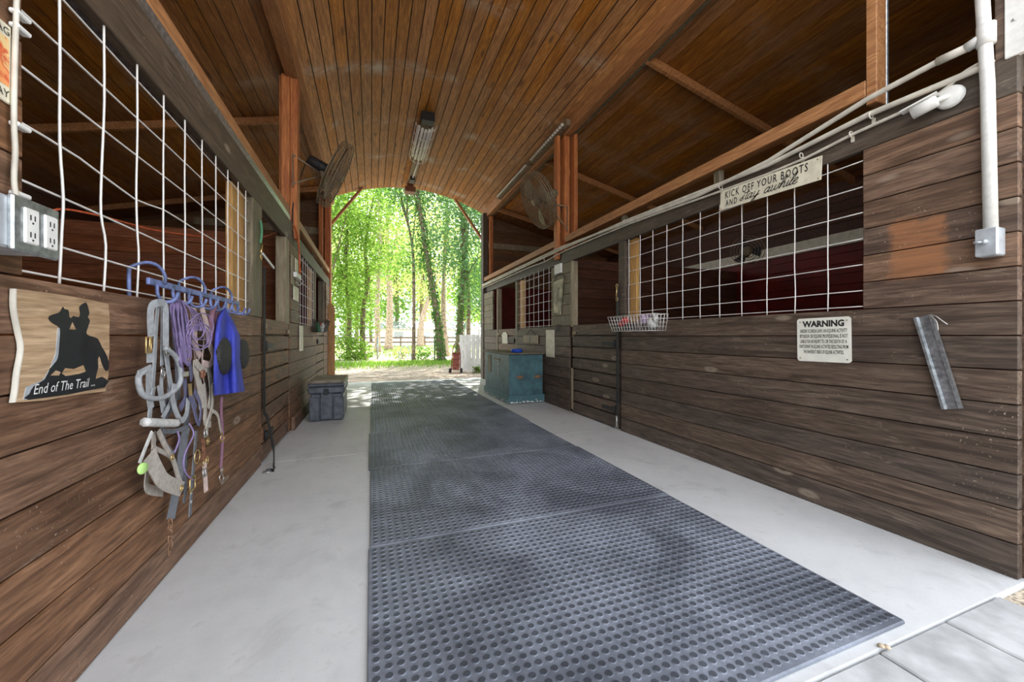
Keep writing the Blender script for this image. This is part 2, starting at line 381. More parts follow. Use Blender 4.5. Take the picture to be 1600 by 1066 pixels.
# ------------------------------------------------------------------ board helpers
def boards_v(mb, side, y0, y1, z0, z1, n, th=.036, gap=.005, jit=.003):   # horizontal boards of a stall front
    bh = (z1-z0)/n; X = XL if side < 0 else XR
    for i in range(n):
        j = random.uniform(0, jit)
        a, b = (X-th-j, X-j) if side < 0 else (X+j, X+th+j)
        mb.bbox(a, b, y0, y1, z0+i*bh+gap/2, z0+(i+1)*bh-gap/2, .003)
def post(name, x0, x1, y0, y1, z0, z1, m): return struct(name, MB().bbox(x0, x1, y0, y1, z0, z1, .004), m)
HW, HB, HT, RB, RT = 1.205, 2.105, 2.275, 2.41, 2.505
# left stall front
g = MB(); boards_v(g, -1, -.9, 3.64, .0, HW, 8); boards_v(g, -1, -.9, 1.36, HW, HB+.005, 6)
boards_v(g, -1, 4.80, 6.98, 0, HW, 8); boards_v(g, -1, 4.86, 5.40, HW, HB, 6); boards_v(g, -1, 8.1, 9.3, 0, HW, 8); boards_v(g, -1, 8.45, 9.3, HW, HB, 6)
struct('wall_left', g, M['wallL'])
g = MB(); boards_v(g, 1, .80, 3.60, 0, HW, 8)
boards_v(g, 1, 4.79, 6.86, 0, HW, 8); boards_v(g, 1, 8.05, 9.3, 0, HW, 8)
struct('wall_right', g, M['wallR'])
g = MB(); boards_v(g, 1, .80, 1.356, HW, HB, 6, jit=.006)
struct('wall_right_upper', g, M['wallRup'])
g = MB(); boards_v(g, 1, 4.74, 5.36, HW, HB, 6); boards_v(g, 1, 8.4, 9.3, HW, HB, 6)
struct('wall_right_panels', g, M['greywood'])
# half doors
def door(nm, side, y0, y1, m, ring=True):
    g = MB(); bh = HW/8; X = XL if side < 0 else XR
    for i in range(8):
        j = random.uniform(0, .003); a, b = (X-.04-j, X-.004-j) if side < 0 else (X+.004+j, X+.04+j)
        g.bbox(a, b, y0, y1, .015+i*bh+.002, (i+1)*bh-.002, .003)
    g.box(*((X-.055, X-.045) if side < 0 else (X+.045, X+.055)), y0, y1, .02, HW-.01)
    o = struct(nm, g, m)
    s = -side
    h = MB(); h.box(min(X+s*.002, X+s*.012), max(X+s*.002, X+s*.012), y0+.05, y0+.30, .95, .99); h.cyl((X+s*.01, y0+.04, .93), (X+s*.01, y0+.04, 1.01), .012, 10)
    h.build('hinge', M['black'], o)
    h = MB(); h.box(min(X+s*.002, X+s*.012), max(X+s*.002, X+s*.012), y0+.05, y0+.30, .2, .24); h.cyl((X+s*.01, y0+.04, .18), (X+s*.01, y0+.04, .26), .012, 10)
    h.build('hinge', M['black'], o)
    h = MB(); h.box(min(X+s*.002, X+s*.01), max(X+s*.002, X+s*.01), y1-.10, y1-.02, 1.08, 1.12); h.ring((X+s*.016, y1-.05, 1.06), (1,0,0), .022, .004)
    h.build('latch', M['dustmetal'], o)
    return o
door('door_1', -1, 3.70, 4.77, M['wallL']); door('door_2', 1, 3.66, 4.70, M['wallR'])
door('door_3', -1, 7.02, 8.06, M['wallL']); door('door_4', 1, 6.92, 8.0, M['wallRup'])
# posts, jambs, headers, rails
TN = [1]
def trim(mb, m): TN[0] += 1; return struct('trim_%d' % TN[0], mb, m)
def B(*a): return MB().bbox(*a)
for side in (-1, 1):
    X = XL if side < 0 else XR
    def bx(o0, o1, *r): return B(min(X+side*o0, X+side*o1), max(X+side*o0, X+side*o1), *r)
    hm = M['headL'] if side < 0 else M['header']
    trim(bx(.0, .045, -.9 if side < 0 else .80, 5.02, HB, 2.335 if side < 0 else HT), hm)
    if side < 0: trim(bx(.012, .03, -.9, 4.9, 2.336, 2.409), M['galv']); trim(bx(.0, .045, 5.03, 9.35, HB, HT), hm)
    trim(bx(.02, .11, -.9 if side < 0 else 1.354, 4.95, RB, RT), M['rail']); trim(bx(.0, .09, 5.2, 9.3, RB, RT), M['rail'])
    trim(bx(.05, .09, -.9 if side < 0 else .8, 9.35, HT-.14, HT+.02), M['galv'] if side < 0 else M['header'])
    yj, yp = (3.10, 3.40) if side < 0 else (3.38, 3.50)
    trim(bx(.045, .085, yj if side < 0 else 3.385, (3.36 if side < 0 else 3.50), HW-.03, HB), M['jamb'])
    trim(bx(-.002, .10, 3.52 if side > 0 else 3.40, 3.655 if side < 0 else 3.64, HW, HB), M['greywood'] if side < 0 else M['header'])
    trim(bx(.002, .10, 4.71 if side > 0 else 4.62, 4.76 if side > 0 else 4.80, HW-.02, HB), M['bareend'])
    trim(bx(.045, .085, 6.60, 6.83, HW-.03, HB), M['jamb'])
    trim(bx(.0, .10, 6.84, 6.93, HW if side < 0 else .0, HB), M['greywood'])
    trim(bx(.0, .10, 8.04, 8.10, 0, HB), M['bareend'] if side > 0 else M['greywood'])
    trim(bx(-.02, .10, 9.12, 9.34, 0, 4.1), M['post'] if side < 0 else M['header'])
    trim(bx(.12, .20, 9.0, 9.1, HT, 4.0), M['post'])
    for yy in (2.35, 3.6, 7.0, 8.2): trim(bx(.05, .10, yy, yy+.06, HT, RB), M['greywood'])
# main posts
trim(B(-.99, -.965, 5.04, 5.18, HT, 4.05), M['post']); trim(B(-.962, -.876, 5.0, 5.18, HT, 4.05), M['post']); trim(B(-.873, -.80, 5.01, 5.18, HT-.1, 4.05), M['post'])
for a, b, c in ((2.60, 2.65, 5.13), (2.68, 2.77, 5.06), (2.80, 2.86, 4.98)): trim(B(a, b, c, c+.12, HB+.1, 4.05), M['post'])
trim(B(2.63, 2.72, 1.302, 1.352, HT+.08, 4.05), M['rail']); trim(B(2.722, 2.745, 1.302, 1.352, HT-.02, 4.05), M['galv'])
trim(B(2.61, 2.66, .838, .868, HT, 3.9), M['wallRup'])
# long beams under the ceiling
BB, BT = 4.02, 4.25
trim(B(-.92, -.78, .5, 9.5, BB, BT), M['rail']); trim(B(2.68, 2.78, .5, 9.5, BB, BT), M['rail'])
trim(B(2.785, 2.83, .5, 9.5, BB+.005, BT), M['greywood'])
# centre ceiling, a shallow arch of boards
def zc(x): return 4.22+.40*(1-((x-.95)/1.73)**2)
g = MB(); n = 26; x0, x1 = -.80, 2.70; bw = (x1-x0)/n
for i in range(n):
    a, b = x0+i*bw, x0+(i+1)*bw; t = Vector((b-a, 0, zc(b)-zc(a))).normalized(); nn = Vector((-t.z, 0, t.x))
    A = Vector((a, 0, zc(a)))+t*.006; C = Vector((b, 0, zc(b)))-t*.006; j = random.uniform(0, .004)
    ys = [.4, (5.2 if i % 2 else 3.9), 9.55, 9.55]
    for k in range(2):
        P = [A+nn*j, C+nn*j, C+nn*(.02+j), A+nn*(.02+j)]
        g.prism([(p.x, ys[k]+.001, p.z) for p in P], (0, ys[k+1]-ys[k]-.002, 0))
struct('ceiling', g, M['ceil'])
g = MB()
for i in range(n):
    a, b = x0+i*bw, x0+(i+1)*bw
    g.prism([(a,.35,zc(a)+.022),(b,.35,zc(b)+.022),(b,.35,zc(b)+.06),(a,.35,zc(a)+.06)], (0, 9.25, 0))
g.box(-.95, -.78, .35, 9.6, BT-.01, 4.33); g.box(2.68, 2.9, .35, 9.6, BT-.01, 4.33)
struct('ceiling_roof', g, M['black'])
# side ceilings sloping to the outer walls
SL = .235
for side, xa, xb in ((-1, -.90, -4.75), (1, 2.80, 6.65)):
    g = MB(); n = 28; bw = (xb-xa)/n; zz = lambda x: 4.12-SL*abs(x-xa)
    for i in range(n):
        a, b = xa+i*bw+.006*side, xa+(i+1)*bw-.005*side; j = random.uniform(0, .004); c = random.uniform(3, 7)
        for (p, q) in ((.4, c), (c+.002, 9.55)): g.prism([(a,p,zz(a)+j),(b,p,zz(b)+j),(b,p,zz(b)+j+.02),(a,p,zz(a)+j+.02)], (0, q-p, 0))
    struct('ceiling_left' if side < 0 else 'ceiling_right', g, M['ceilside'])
    g = MB(); g.prism([(xa,.35,zz(xa)+.03),(xb,.35,zz(xb)+.03),(xb,.35,zz(xb)+.06),(xa,.35,zz(xa)+.06)], (0, 9.25, 0))
    struct('ceiling_roof_left' if side < 0 else 'ceiling_roof_right', g, M['metalroof'])
    for yy in (.85, 3.41, 6.02, 8.63):
        e = xb-.15*side
        trim(MB().beam((xa, yy, zz(xa)-.05), (e, yy, zz(e)-.05), .045, .09), M['rail'] if yy < 9 else M['greywood'])
    # outer walls, partitions, end walls
    X0 = -4.55 if side < 0 else 6.35
    g = MB(); g2 = MB(); g3 = MB()
    g.box(min(X0+side*.03, X0+side*.05), max(X0+side*.03, X0+side*.05), .7, 9.45, -.1, 3.4)
    for i in range(22):
        z0 = i*.15
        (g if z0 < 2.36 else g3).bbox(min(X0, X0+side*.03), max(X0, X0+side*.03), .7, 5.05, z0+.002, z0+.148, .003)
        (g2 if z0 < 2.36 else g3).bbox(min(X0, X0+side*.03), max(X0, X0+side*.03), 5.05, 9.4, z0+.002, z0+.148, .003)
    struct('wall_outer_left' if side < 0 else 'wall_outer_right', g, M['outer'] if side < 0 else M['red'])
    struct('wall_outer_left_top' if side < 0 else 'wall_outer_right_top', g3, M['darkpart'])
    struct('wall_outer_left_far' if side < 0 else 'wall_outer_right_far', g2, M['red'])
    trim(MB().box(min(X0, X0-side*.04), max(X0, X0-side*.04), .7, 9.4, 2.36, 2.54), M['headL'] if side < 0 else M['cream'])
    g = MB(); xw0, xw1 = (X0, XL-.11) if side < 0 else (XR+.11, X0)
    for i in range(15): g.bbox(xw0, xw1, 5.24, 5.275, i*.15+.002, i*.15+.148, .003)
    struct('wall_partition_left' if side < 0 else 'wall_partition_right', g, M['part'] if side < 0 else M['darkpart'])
    g = MB()
    for i in range(28):
        z0 = i*.15
        if z0 > zz(xa)-.1: break
        lim = xa+side*max(.1, (4.1-z0-.15)/SL); lim = max(lim, X0) if side < 0 else min(lim, X0)
        a, b = min(xa-side*0.02, lim), max(xa-side*0.02, lim)
        g.bbox(a, b, 9.36, 9.40, z0+.002, z0+.148, .003)
    g.prism([(xa, 9.40, -.1), (X0, 9.40, -.1), (X0, 9.40, zz(X0)+.03), (xa, 9.40, 4.15)], (0, .015, 0))
    struct('wall_end_left' if side < 0 else 'wall_end_right', g, M['endwall'])
    trim(MB().box(min(xa, xa+side*2.4), max(xa, xa+side*2.4), 9.30, 9.355, 3.28, 3.42), M['bareend'])
    g = MB()                                        # near gable wall over the stalls (front of the barn)
    for i in range(28):
        z0 = i*.15
        a, b = (X0, XL-.05) if side < 0 else (XR+.05, X0)
        g.bbox(a, b, .76, .795, z0+.002, z0+.148, .003)
    g.box(min(X0, xa), max(X0, xa), .74, .76, 0, 4.3) if side < 0 else g.box(XR+.06, X0, .80, .81, 0, 4.3)
    struct('wall_front_left' if side < 0 else 'wall_front_right', g, M['front'])
    # red lining of the far stalls
    g = MB(); a, b = (-4.5, -1.0) if side < 0 else (2.78, 6.3)
    g.box(a, b, 9.31, 9.35, 0, 2.3); struct('wall_lining_left' if side < 0 else 'wall_lining_right', g, M['red'])
trim(MB().beam((-.18, 9.42, 4.47), (-.86, 9.42, 3.52), .05, .08, (0,1,0)), M['rail'])
trim(MB().beam((1.95, 9.42, 4.45), (2.66, 9.42, 3.50), .05, .08, (0,1,0)), M['rail'])
# ------------------------------------------------------------------ lettering
def text_into(mb, body, place, width=None, height=1., shear=0., bold=0., space=1.):
    cu = bpy.data.curves.new('t', 'FONT'); cu.body = body; cu.size = 1; cu.shear = shear; cu.offset = bold; cu.resolution_u = 2; cu.space_character = space
    ob = bpy.data.objects.new('t', cu); COL.objects.link(ob)
    dg = bpy.context.evaluated_depsgraph_get(); me = ob.evaluated_get(dg).to_mesh()
    xs = [v.co.x for v in me.vertices]; ys = [v.co.y for v in me.vertices]
    x0, x1 = min(xs), max(xs); sx = (width/(x1-x0)) if width else height/.7; sy = height/.7
    mb.add([place((v.co.x-x0)*sx, v.co.y*sy) for v in me.vertices], [tuple(p.vertices) for p in me.polygons])
    ob.evaluated_get(dg).to_mesh_clear(); bpy.data.objects.remove(ob); bpy.data.curves.remove(cu)
def frame(o, ux, uy): # place function on a plane
    o = Vector(o); ux = Vector(ux).normalized(); uy = Vector(uy).normalized()
    return lambda x, y: tuple(o+ux*x+uy*y)

# ------------------------------------------------------------------ wire grid panels in the front openings
def wire_grid(name, label, side, y0, y1, ys, kinks=()):
    X = XL-.012 if side < 0 else XR+.012
    t = thing(name, label, 'wire panel', (X, (y0+y1)/2, HW), 'wire grid panels over the stall openings')
    for y in ys:
        g = MB(); pts = [(X, y+(random.uniform(-.003,.003) if 0 < k < 6 else 0), 1.20+.94*k/6) for k in range(7)]
        if kinks and ys.index(y) in kinks:
            k = kinks[ys.index(y)]; pts = [(X, y, 1.20), (X+.004, y+.003, 1.36), (X+.006, y+k, 1.46), (X, y+k*.4, 1.62), (X, y+.003, 1.85), (X, y, 2.14)]
        g.tube(smooth(pts, 3), .0036, 6); g.build('vertical_wire', M['wire'], t)
    for i in range(7):
        z = 1.222+.0 if i == 0 else 1.165+.1475*i; g = MB()
        pts = [(X+side*.006, y0+(y1-y0)*k/8, z+(random.uniform(-.002,.002) if i else 0)) for k in range(9)]
        if kinks and i == 3: pts[2] = (X, pts[2][1]+.03, z-.03)
        g.tube(smooth(pts, 2), .0034, 6); g.build('horizontal_wire', M['wire'], t)
wire_grid('wire_grid_panel', 'bent galvanised wire grid in the left stall opening above the hanging halters', -1, 1.34, 3.39, [1.502,1.70,1.897,2.10,2.304,2.507,2.70,2.90,3.10,3.27], {0:.005, 1:-.026, 2:-.012})
wire_grid('wire_grid_panel', 'galvanised wire grid in the right stall opening behind the boots sign', 1, 1.34, 3.52, [1.54,1.734,1.924,2.12,2.315,2.51,2.705,2.90,3.095,3.285,3.47])
wire_grid('wire_grid_panel', 'wire grid in the far left stall opening behind the hanging basket', -1, 5.42, 6.84, [5.55+.2*k for k in range(7)])
wire_grid('wire_grid_panel', 'wire grid in the far right stall opening above the green chest', 1, 5.36, 6.84, [5.46+.2*k for k in range(7)])

# ------------------------------------------------------------------ signs on the right wall
def rplane(X, y, z, dy=0): return frame((X, y, z), (0, -1, dy), (0, dy, 1))
t = thing('slogan_sign', 'long cream metal sign reading KICK OFF YOUR BOOTS AND stay awhile', 'sign', (2.585, 1.91, 2.03))
sl = -.032/.722; P = frame((2.575, 2.272, 2.040), (0, -1, sl), (0, sl, 1))
g = MB(); g.prism([P(0,0), P(.722,0), P(.722,.145), P(0,.145)], (.006, 0, 0)); g.build('plate', M['cream'], t)
g = MB(); 
def pr(x, y): p = P(x, y); return (p[0]-.0015, p[1], p[2])
text_into(g, 'KICK OFF YOUR BOOTS', lambda x, y: pr(.045+x, .080+y), .60, .052, space=1.25, bold=.012)
text_into(g, 'AND', lambda x, y: pr(.05+x, .019+y), .10, .046, space=1.3, bold=.012)
glyph = {'s': ([(0,.1),(.28,0),(.5,.22),(.35,.5),(.3,.75),(.45,1.0),(.2,.55),(-.1,.2)], .55),
 't': ([(.3,2.0),(.3,1.2),(.28,.3),(.4,0),(.65,.2)], .5), 'a': ([(.65,.8),(.4,1.0),(.1,.7),(.1,.2),(.35,0),(.65,.5),(.7,1.0),(.65,.3),(.75,0),(1.,.2)], .92),
 'y': ([(.05,.9),(.1,1.),(.15,.3),(.35,0),(.65,.4),(.75,1.),(.65,0),(.45,-.8),(.15,-.8),(.4,-.2),(1.,.3)], .9),
 'w': ([(.0,.9),(.1,1.),(.12,.2),(.3,0),(.55,.3),(.6,1.),(.6,.3),(.8,0),(1.05,.4),(1.05,1.),(1.25,.85)], 1.2),
 'h': ([(.0,.1),(.4,1.2),(.5,2.0),(.3,2.1),(.15,1.3),(.12,0),(.3,.8),(.55,1.0),(.65,.7),(.6,.15),(.75,0),(.95,.2)], .88),
 'i': ([(.1,.3),(.2,1.),(.15,.2),(.3,0),(.5,.2)], .42), 'l': ([(.0,.2),(.4,1.2),(.48,2.),(.3,2.1),(.15,1.2),(.15,.2),(.3,0),(.5,.2)], .44),
 'e': ([(0,.3),(.45,.6),(.5,.95),(.3,1.),(.1,.6),(.15,.1),(.4,0),(.7,.25)], .6)}
def script(mb, s, place, x, xh, w, xs=1.5):
    p0 = place; place = lambda a, b: p0(a*xs, b)
    for ch in s:
        if ch == ' ': x += .75*xh; continue
        pts, adv = glyph[ch]
        q = smooth([(x+(a+b*.38)*xh*.95, b*xh, 0) for a, b in pts], 4)
        pp = [Vector(place(p.x, p.y)) for p in q]; nn = (Vector(place(1,0))-Vector(place(0,0))).cross(Vector(place(0,1))-Vector(place(0,0)))
        mb.ribbon(pp, nn, w, .0006)
        if ch == 't': mb.ribbon([Vector(place(x+.15*xh, 1.35*xh)), Vector(place(x+1.1*xh, 1.4*xh))], nn, w, .0006)
        if ch == 'i': mb.ribbon([Vector(place(x+.62*xh, 1.42*xh)), Vector(place(x+.72*xh, 1.5*xh))], nn, w*1.3, .0006)
        x += adv*xh*.98
script(g, 'stay awhile', lambda x, y: pr(.172+x, .026+y), 0, .034, .0058)
g.build('lettering', M['ink'], t)
for a, b in ((.012,.012),(.708,.012),(.012,.133),(.70,.13)): MB().cyl(pr(a, b), (pr(a,b)[0]-.002, *pr(a,b)[1:]), .004, 8).build('nail', M['rust'], t)

t = thing('warning_sign', 'cream rounded metal WARNING sign on the right wall boards', 'sign', (2.6, 1.55, .88))
P = frame((2.602, 1.705, .892), (0, -1, .012), (0, .012, 1)); w, h, r = .300, .272, .018
pts = []
for cx, cy, a0 in ((r,r,180),(w-r,r,270),(w-r,h-r,0),(r,h-r,90)):
    for k in range(6): a = math.radians(a0+18*k); pts.append(P(cx+r*math.cos(a), cy+r*math.sin(a)))
g = MB(); g.prism(pts, (.003, 0, 0)); g.build('plate', M['signwhite'], t)
g = MB(); pr2 = lambda x, y: (P(x,y)[0]-.001, P(x,y)[1], P(x,y)[2])
text_into(g, 'WARNING', lambda x, y: pr2(.034+x, .218+y), .232, .036, bold=.045)
for i, (ln, wd) in enumerate((('UNDER FLORIDA LAW, AN EQUINE ACTIVITY', .262), ('SPONSOR OR EQUINE PROFESSIONAL IS NOT', .266), ('LIABLE FOR AN INJURY TO, OR THE DEATH OF, A', .258), ('PARTICIPANT IN EQUINE ACTIVITIES RESULTING FROM', .270), ('THE INHERENT RISKS OF EQUINE ACTIVITIES.', .225))):
    text_into(g, ln, lambda x, y, i=i, wd=wd: pr2((.3-wd)/2+x, .181-.0325*i+y), wd, .0215, bold=.012)
g.build('lettering', M['ink'], t)
for a, b in ((.02,.25),(.28,.25),(.02,.02),(.28,.02)): MB().cyl(pr2(a, b), (pr2(a,b)[0]-.002, *pr2(a,b)[1:]), .0035, 8).build('nail', M['rust'], t)

# tilted galvanised channel
a = onx(1444, 494, 2.60); b = onx(1490, 639, 2.60); d = (b-a).normalized(); r = d.cross(Vector((1,0,0))).normalized()
t = thing('metal_bracket', 'slanting galvanised steel channel nailed to the right wall', 'metal bracket', tuple(b))
g = MB(); prof = [(-.034,.0),(-.034,-.020),(-.024,-.020),(-.018,-.008),(.018,-.008),(.024,-.020),(.034,-.020),(.034,.0)]
g.prism([a+r*x+Vector((y,0,0)) for x, y in prof], b-a); g.build('channel', M['galv'], t)
g = MB(); q = a+Vector((-.02,-.03,-.0)); g.tube(smooth([q, q+Vector((-.01,-.02,.0)), q+Vector((-.012,-.05,-.03)), q+Vector((-.01,-.065,-.045))], 4), .0025, 6)
g.tube(smooth([q, q+Vector((-.005,-.025,-.03)), q+Vector((-.004,-.03,-.075))], 4), .0025, 6); g.build('wire_tie', M['steel'], t)

# security camera
t = thing('security_camera', 'white bullet security camera on a round base high on the right wall', 'security camera', (2.6, .985, 2.2))
c = onx(1485, 152, 2.60); g = MB(); g.lathe([(0,-.022),(.042,-.02),(.05,-.012),(.052,0)], c, (1,0,0), 24); g.build('base', M['white'], t)
g = MB(); j = c+Vector((-.035,.012,-.005)); g.tube([c+Vector((-.018,0,0)), j, j+Vector((-.012,.022,-.006))], .012, 10); g.build('bracket', M['white'], t)
g = MB(); s0 = j+Vector((-.008,.012,-.002)); e0 = s0+Vector((-.022,.105,-.028)); ax = (e0-s0).normalized()
g.lathe([(0,0),(.024,.002),(.029,.012),(.029,.095),(.026,.095),(.024,.088),(0,.088)], s0, ax, 20)
g.beam(s0+Vector((-.004,0,.03)), e0+ax*.02+Vector((-.004,0,.03)), .052, .005); g.build('housing', M['white'], t)
g = MB(); g.lathe([(0,.089),(.018,.089)], s0, ax, 16); g.build('lens', M['blackpaint'], t)

# conduits
def straps(t, pts, X, r):
    for p in pts:
        mb = MB(); mb.ring((p[0], p[1], p[2]), (0,1,0), r+.004, .004, 12, 5); mb.box(X-.006, X, p[1]-.008, p[1]+.008, p[2]-r-.03, p[2]-r+.002); mb.build('clip', M['pvc'], t)
t = thing('electrical_conduit', 'white vertical conduit dropping to a switch box at the right wall end', 'conduit', (2.575, .87, 1.53))
b0, m0, t0 = Vector((2.580, .868, 1.53)), onx(1543, 130, 2.572), onx(1535, 0, 2.565)
top = t0+(t0-m0).normalized()*.5
g = MB(); g.tube([b0, m0, t0, top], .0225, 16); g.build('pipe', M['white'], t)
c0 = onx(1541, 55, 2.57); g = MB(); g.cyl(c0+Vector((0,0,-.045)), c0+Vector((0,0,.045)), .030, 16); g.cyl(c0, c0+Vector((.0,.06,-.015)), .022, 12); g.build('tee_fitting', M['white'], t)
t = thing('switch_box', 'light grey metal switch box under the white conduit', 'switch box', (2.58, .87, 1.40))
g = MB(); g.bbox(2.545, 2.612, .835, .905, 1.405, 1.528, .005); g.build('box', M['boxgrey'], t)
g = MB(); g.bbox(2.540, 2.546, .838, .902, 1.408, 1.525, .002); g.cyl((2.54,.87,1.467), (2.525,.872,1.467), .010, 10); g.cyl((2.53,.875,1.467), (2.522,.90,1.468), .005, 8); g.build('switch', M['boxgrey'], t)
t = thing('electrical_conduit', 'uppermost cream conduit running down the right wall from the tee', 'conduit', (2.57, 1.0, 2.2))
A = [c0+Vector((0,.05,-.015)), onx(1470, 94, 2.57), onx(1357, 154, 2.57), onx(1200, 252, 2.58), onx(1090, 306, 2.59), (2.59, 5.0, 2.345), (2.59, 7.5, 2.335), (2.59, 9.2, 2.33)]
g = MB(); g.tube(A, .0145, 10); g.build('pipe', M['pvc'], t)
g = MB(); e = (Vector(A[1])+Vector(A[0]))/2; d = (Vector(A[1])-Vector(A[0])).normalized(); g.cyl(e-d*.04, e+d*.06, .019, 12); g.build('coupling', M['pvc'], t)
t = thing('electrical_conduit', 'middle cream conduit with strap clips along the right header beam', 'conduit', (2.58, 1.0, 2.2))
Bp = [onx(1552, 92, 2.58), onx(1533, 106, 2.58), onx(1357, 179, 2.58), onx(1200, 258, 2.59), (2.59, 3.4, 2.30), (2.59, 5.0, 2.315), (2.59, 7.5, 2.30), (2.59, 9.2, 2.295)]
g = MB(); g.tube(Bp, .0145, 10); g.build('pipe', M['pvc'], t)
straps(t, [onx(1361, 180, 2.58), onx(1126, 292, 2.59), (2.59,3.5,2.30), (2.59,5.6,2.31), (2.59,7.2,2.30)], 2.607, .0145)
t = thing('electrical_conduit', 'thin lowest grey conduit crossing the right header beam behind the camera', 'conduit', (2.59, 1.0, 2.2))
Cp = [onx(1533, 98, 2.59), onx(1500, 118, 2.585), onx(1470, 145, 2.59), onx(1414, 173, 2.59), onx(1330, 211, 2.59), onx(1200, 272, 2.59), (2.595, 3.4, 2.255), (2.595, 4.9, 2.27), (2.59, 5.6, 2.24), (2.595, 6.4, 2.26), (2.595, 9.2, 2.25)]
g = MB(); g.tube(smooth(Cp, 3), .009, 8); g.build('pipe', M['pvc'], t)
straps(t, [onx(1252, 243, 2.59), onx(1330, 210, 2.59)], 2.607, .012)
# white siding panel at the top right corner
t = tag(MB().bbox(2.60, 2.63, .74, .836, 2.262, 3.6, .003).build('siding_panel', M['white'], org=(2.61,.8,2.27)), 'white metal siding panel above the end of the right wall', 'siding')
g = MB(); p = onx(1584, 31, 2.60); g.cyl(p, p+Vector((-.004,0,0)), .006, 10); g.build('bolt', M['steel'], t)

# ------------------------------------------------------------------ left wall: outlet, cable, signs
t = thing('outlet_box', 'grey metal box with two white duplex outlets at the left edge', 'outlet box', (-.79, 1.22, 1.24))
g = MB(); g.bbox(-.845, -.745, 1.02, 1.285, 1.245, 1.36, .005); g.build('box', M['boxgrey'], t)
g = MB(); g.bbox(-.748, -.736, 1.165, 1.300, 1.24, 1.365, .004); g.build('cover_plate', M['galv'], t)
for y in (1.19, 1.247):
    g = MB(); g.bbox(-.738, -.731, y, y+.040, 1.262, 1.343, .003); r_ = g.build('receptacle', M['white'], t)
    g = MB()
    for z in (1.283, 1.322):
        for dy in (.012, .024): g.box(-.7312, -.7303, y+dy, y+dy+.003, z-.006, z+.006)
        g.cyl((-.7312, y+.020, z-.012), (-.7303, y+.020, z-.012), .0025, 8)
    g.build('socket_slot', M['ink'], r_)
t = thing('power_cable', 'grey cable clipped down the left wall to the outlet box', 'cable', (-.83, 1.28, 1.36))
pts = [onx(27, -60, -.825), onx(26, 0, -.825), onx(25, 40, -.825), onx(23, 100, -.825), onx(22, 190, -.825), onx(24, 235, -.825), onx(22, 280, -.825), onx(26, 312, -.80)]
g = MB(); g.tube(smooth(pts, 4), .0055, 8); g.build('cable', M['pvc'], t)
for py in (20, 42, 195, 303):
    p = onx(25, py, -.83); g = MB(); g.bbox(-.838, -.818, p.y-.012, p.y+.03, p.z-.006, p.z+.006, .003); g.build('cable_clip', M['white'], t)
t = thing('picture_sign', 'small weathered tin picture sign cut off by the left photo edge', 'sign', (-.83, 1.2, 1.62))
q = [onx(18, 165, -.832), onx(20, 45, -.832)]; y1 = q[0].y; z0, z1 = q[0].z, q[1].z; y0 = y1-.2
g = MB(); g.bbox(-.838, -.832, y0, y1, z0, z1, .002); g.build('plate', M['cream'], t)
m, n_, l_, b_ = newmat('picture_print'); tc = n_.new('ShaderNodeTexCoord'); f_ = noise(n_, l_, tc.outputs['Object'], 16, 4, .6, .8)
r_ = ramp(n_, [(.36,(.75,.62,.32)),(.47,(.80,.50,.20)),(.53,(.62,.08,.03)),(.62,(.85,.35,.12))]); l_.new(f_, r_.inputs[0]); l_.new(r_.outputs[0], b_.inputs['Base Color']); b_.inputs['Roughness'].default_value = .4
M['picture'] = m
g = MB(); g.box(-.832, -.831, y0+.01, y1-.008, z0+.04, z1-.035); g.build('printed_picture', M['picture'], t)
g = MB(); text_into(g, 'DAY', lambda x, y: (-.8305, y1-.06+x, z0+.012+y), .052, .018); g.build('lettering', M['ink'], t); g = MB(); text_into(g, 'RAG', lambda x, y: (-.8305, y1-.058+x, z1-.028+y), .05, .018); g.build('lettering', M['ink'], t)

t = thing('carved_sign', 'live-edge wooden plank sign with a black horse and rider, reading End of The Trail...', 'sign', (-.82, 1.48, .89))
def cp(x, y, X=-.829): p = onx(x/4.847, 430+y/4.847, X); return p
out = [(118,103),(300,125),(560,165),(820,215),(832,330),(828,420),(830,560),(822,650),(822,760),(800,880),(600,905),(330,950),(112,965),(128,870),(142,740),(172,560),(152,440),(130,330),(116,230)]
g = MB(); g.prism([cp(*p, -.829) for p in out], (-.009, 0, 0)); g.build('plank', M['carved'], t)
g = MB(); edge = [(118,103),(116,230),(130,330),(152,440),(172,560),(142,740),(128,870),(112,965)]
E = [cp(x, y, -.8285) for x, y in smooth([(a, b, 0) for a, b in edge], 3) and [(q.x, q.y) for q in smooth([(a, b, 0) for a, b in edge], 3)]]; EB = [p+Vector((-.0095,-.002,0)) for p in E]; EF = [p+Vector((0,.004,0)) for p in E]
g.add(EF+[p+Vector((0,-.002,0)) for p in E]+EB, [(k*n_e+i, k*n_e+i+1, (k+1)*n_e+i+1, (k+1)*n_e+i) for n_e in [len(E)] for k in (0,1) for i in range(n_e-1)], True); g.build('bark_edge', M['pvc'], t)
hs = [(372,320),(400,300),(450,285),(468,262),(480,240),(490,258),(520,265),(525,315),(545,325),(560,310),(600,320),(612,290),(605,240),(650,208),(665,235),(678,290),(665,320),(682,345),(665,400),(655,440),(680,460),(740,480),(770,540),(800,590),(825,660),(820,720),(800,720),(775,670),(758,610),(742,640),(745,700),(725,788),(775,770),(795,850),(220,945),(225,900),(260,840),(340,790),(380,710),(430,650),(445,600),(455,470),(455,400),(420,375),(385,350)]
g = MB(); g.prism([cp(q.x, q.y, -.8268) for q in smooth([(a, b, 0) for a, b in hs], 2, True)], (-.0015, 0, 0)); hp = g.build('horse_and_rider_silhouette', M['blackpaint'], t)
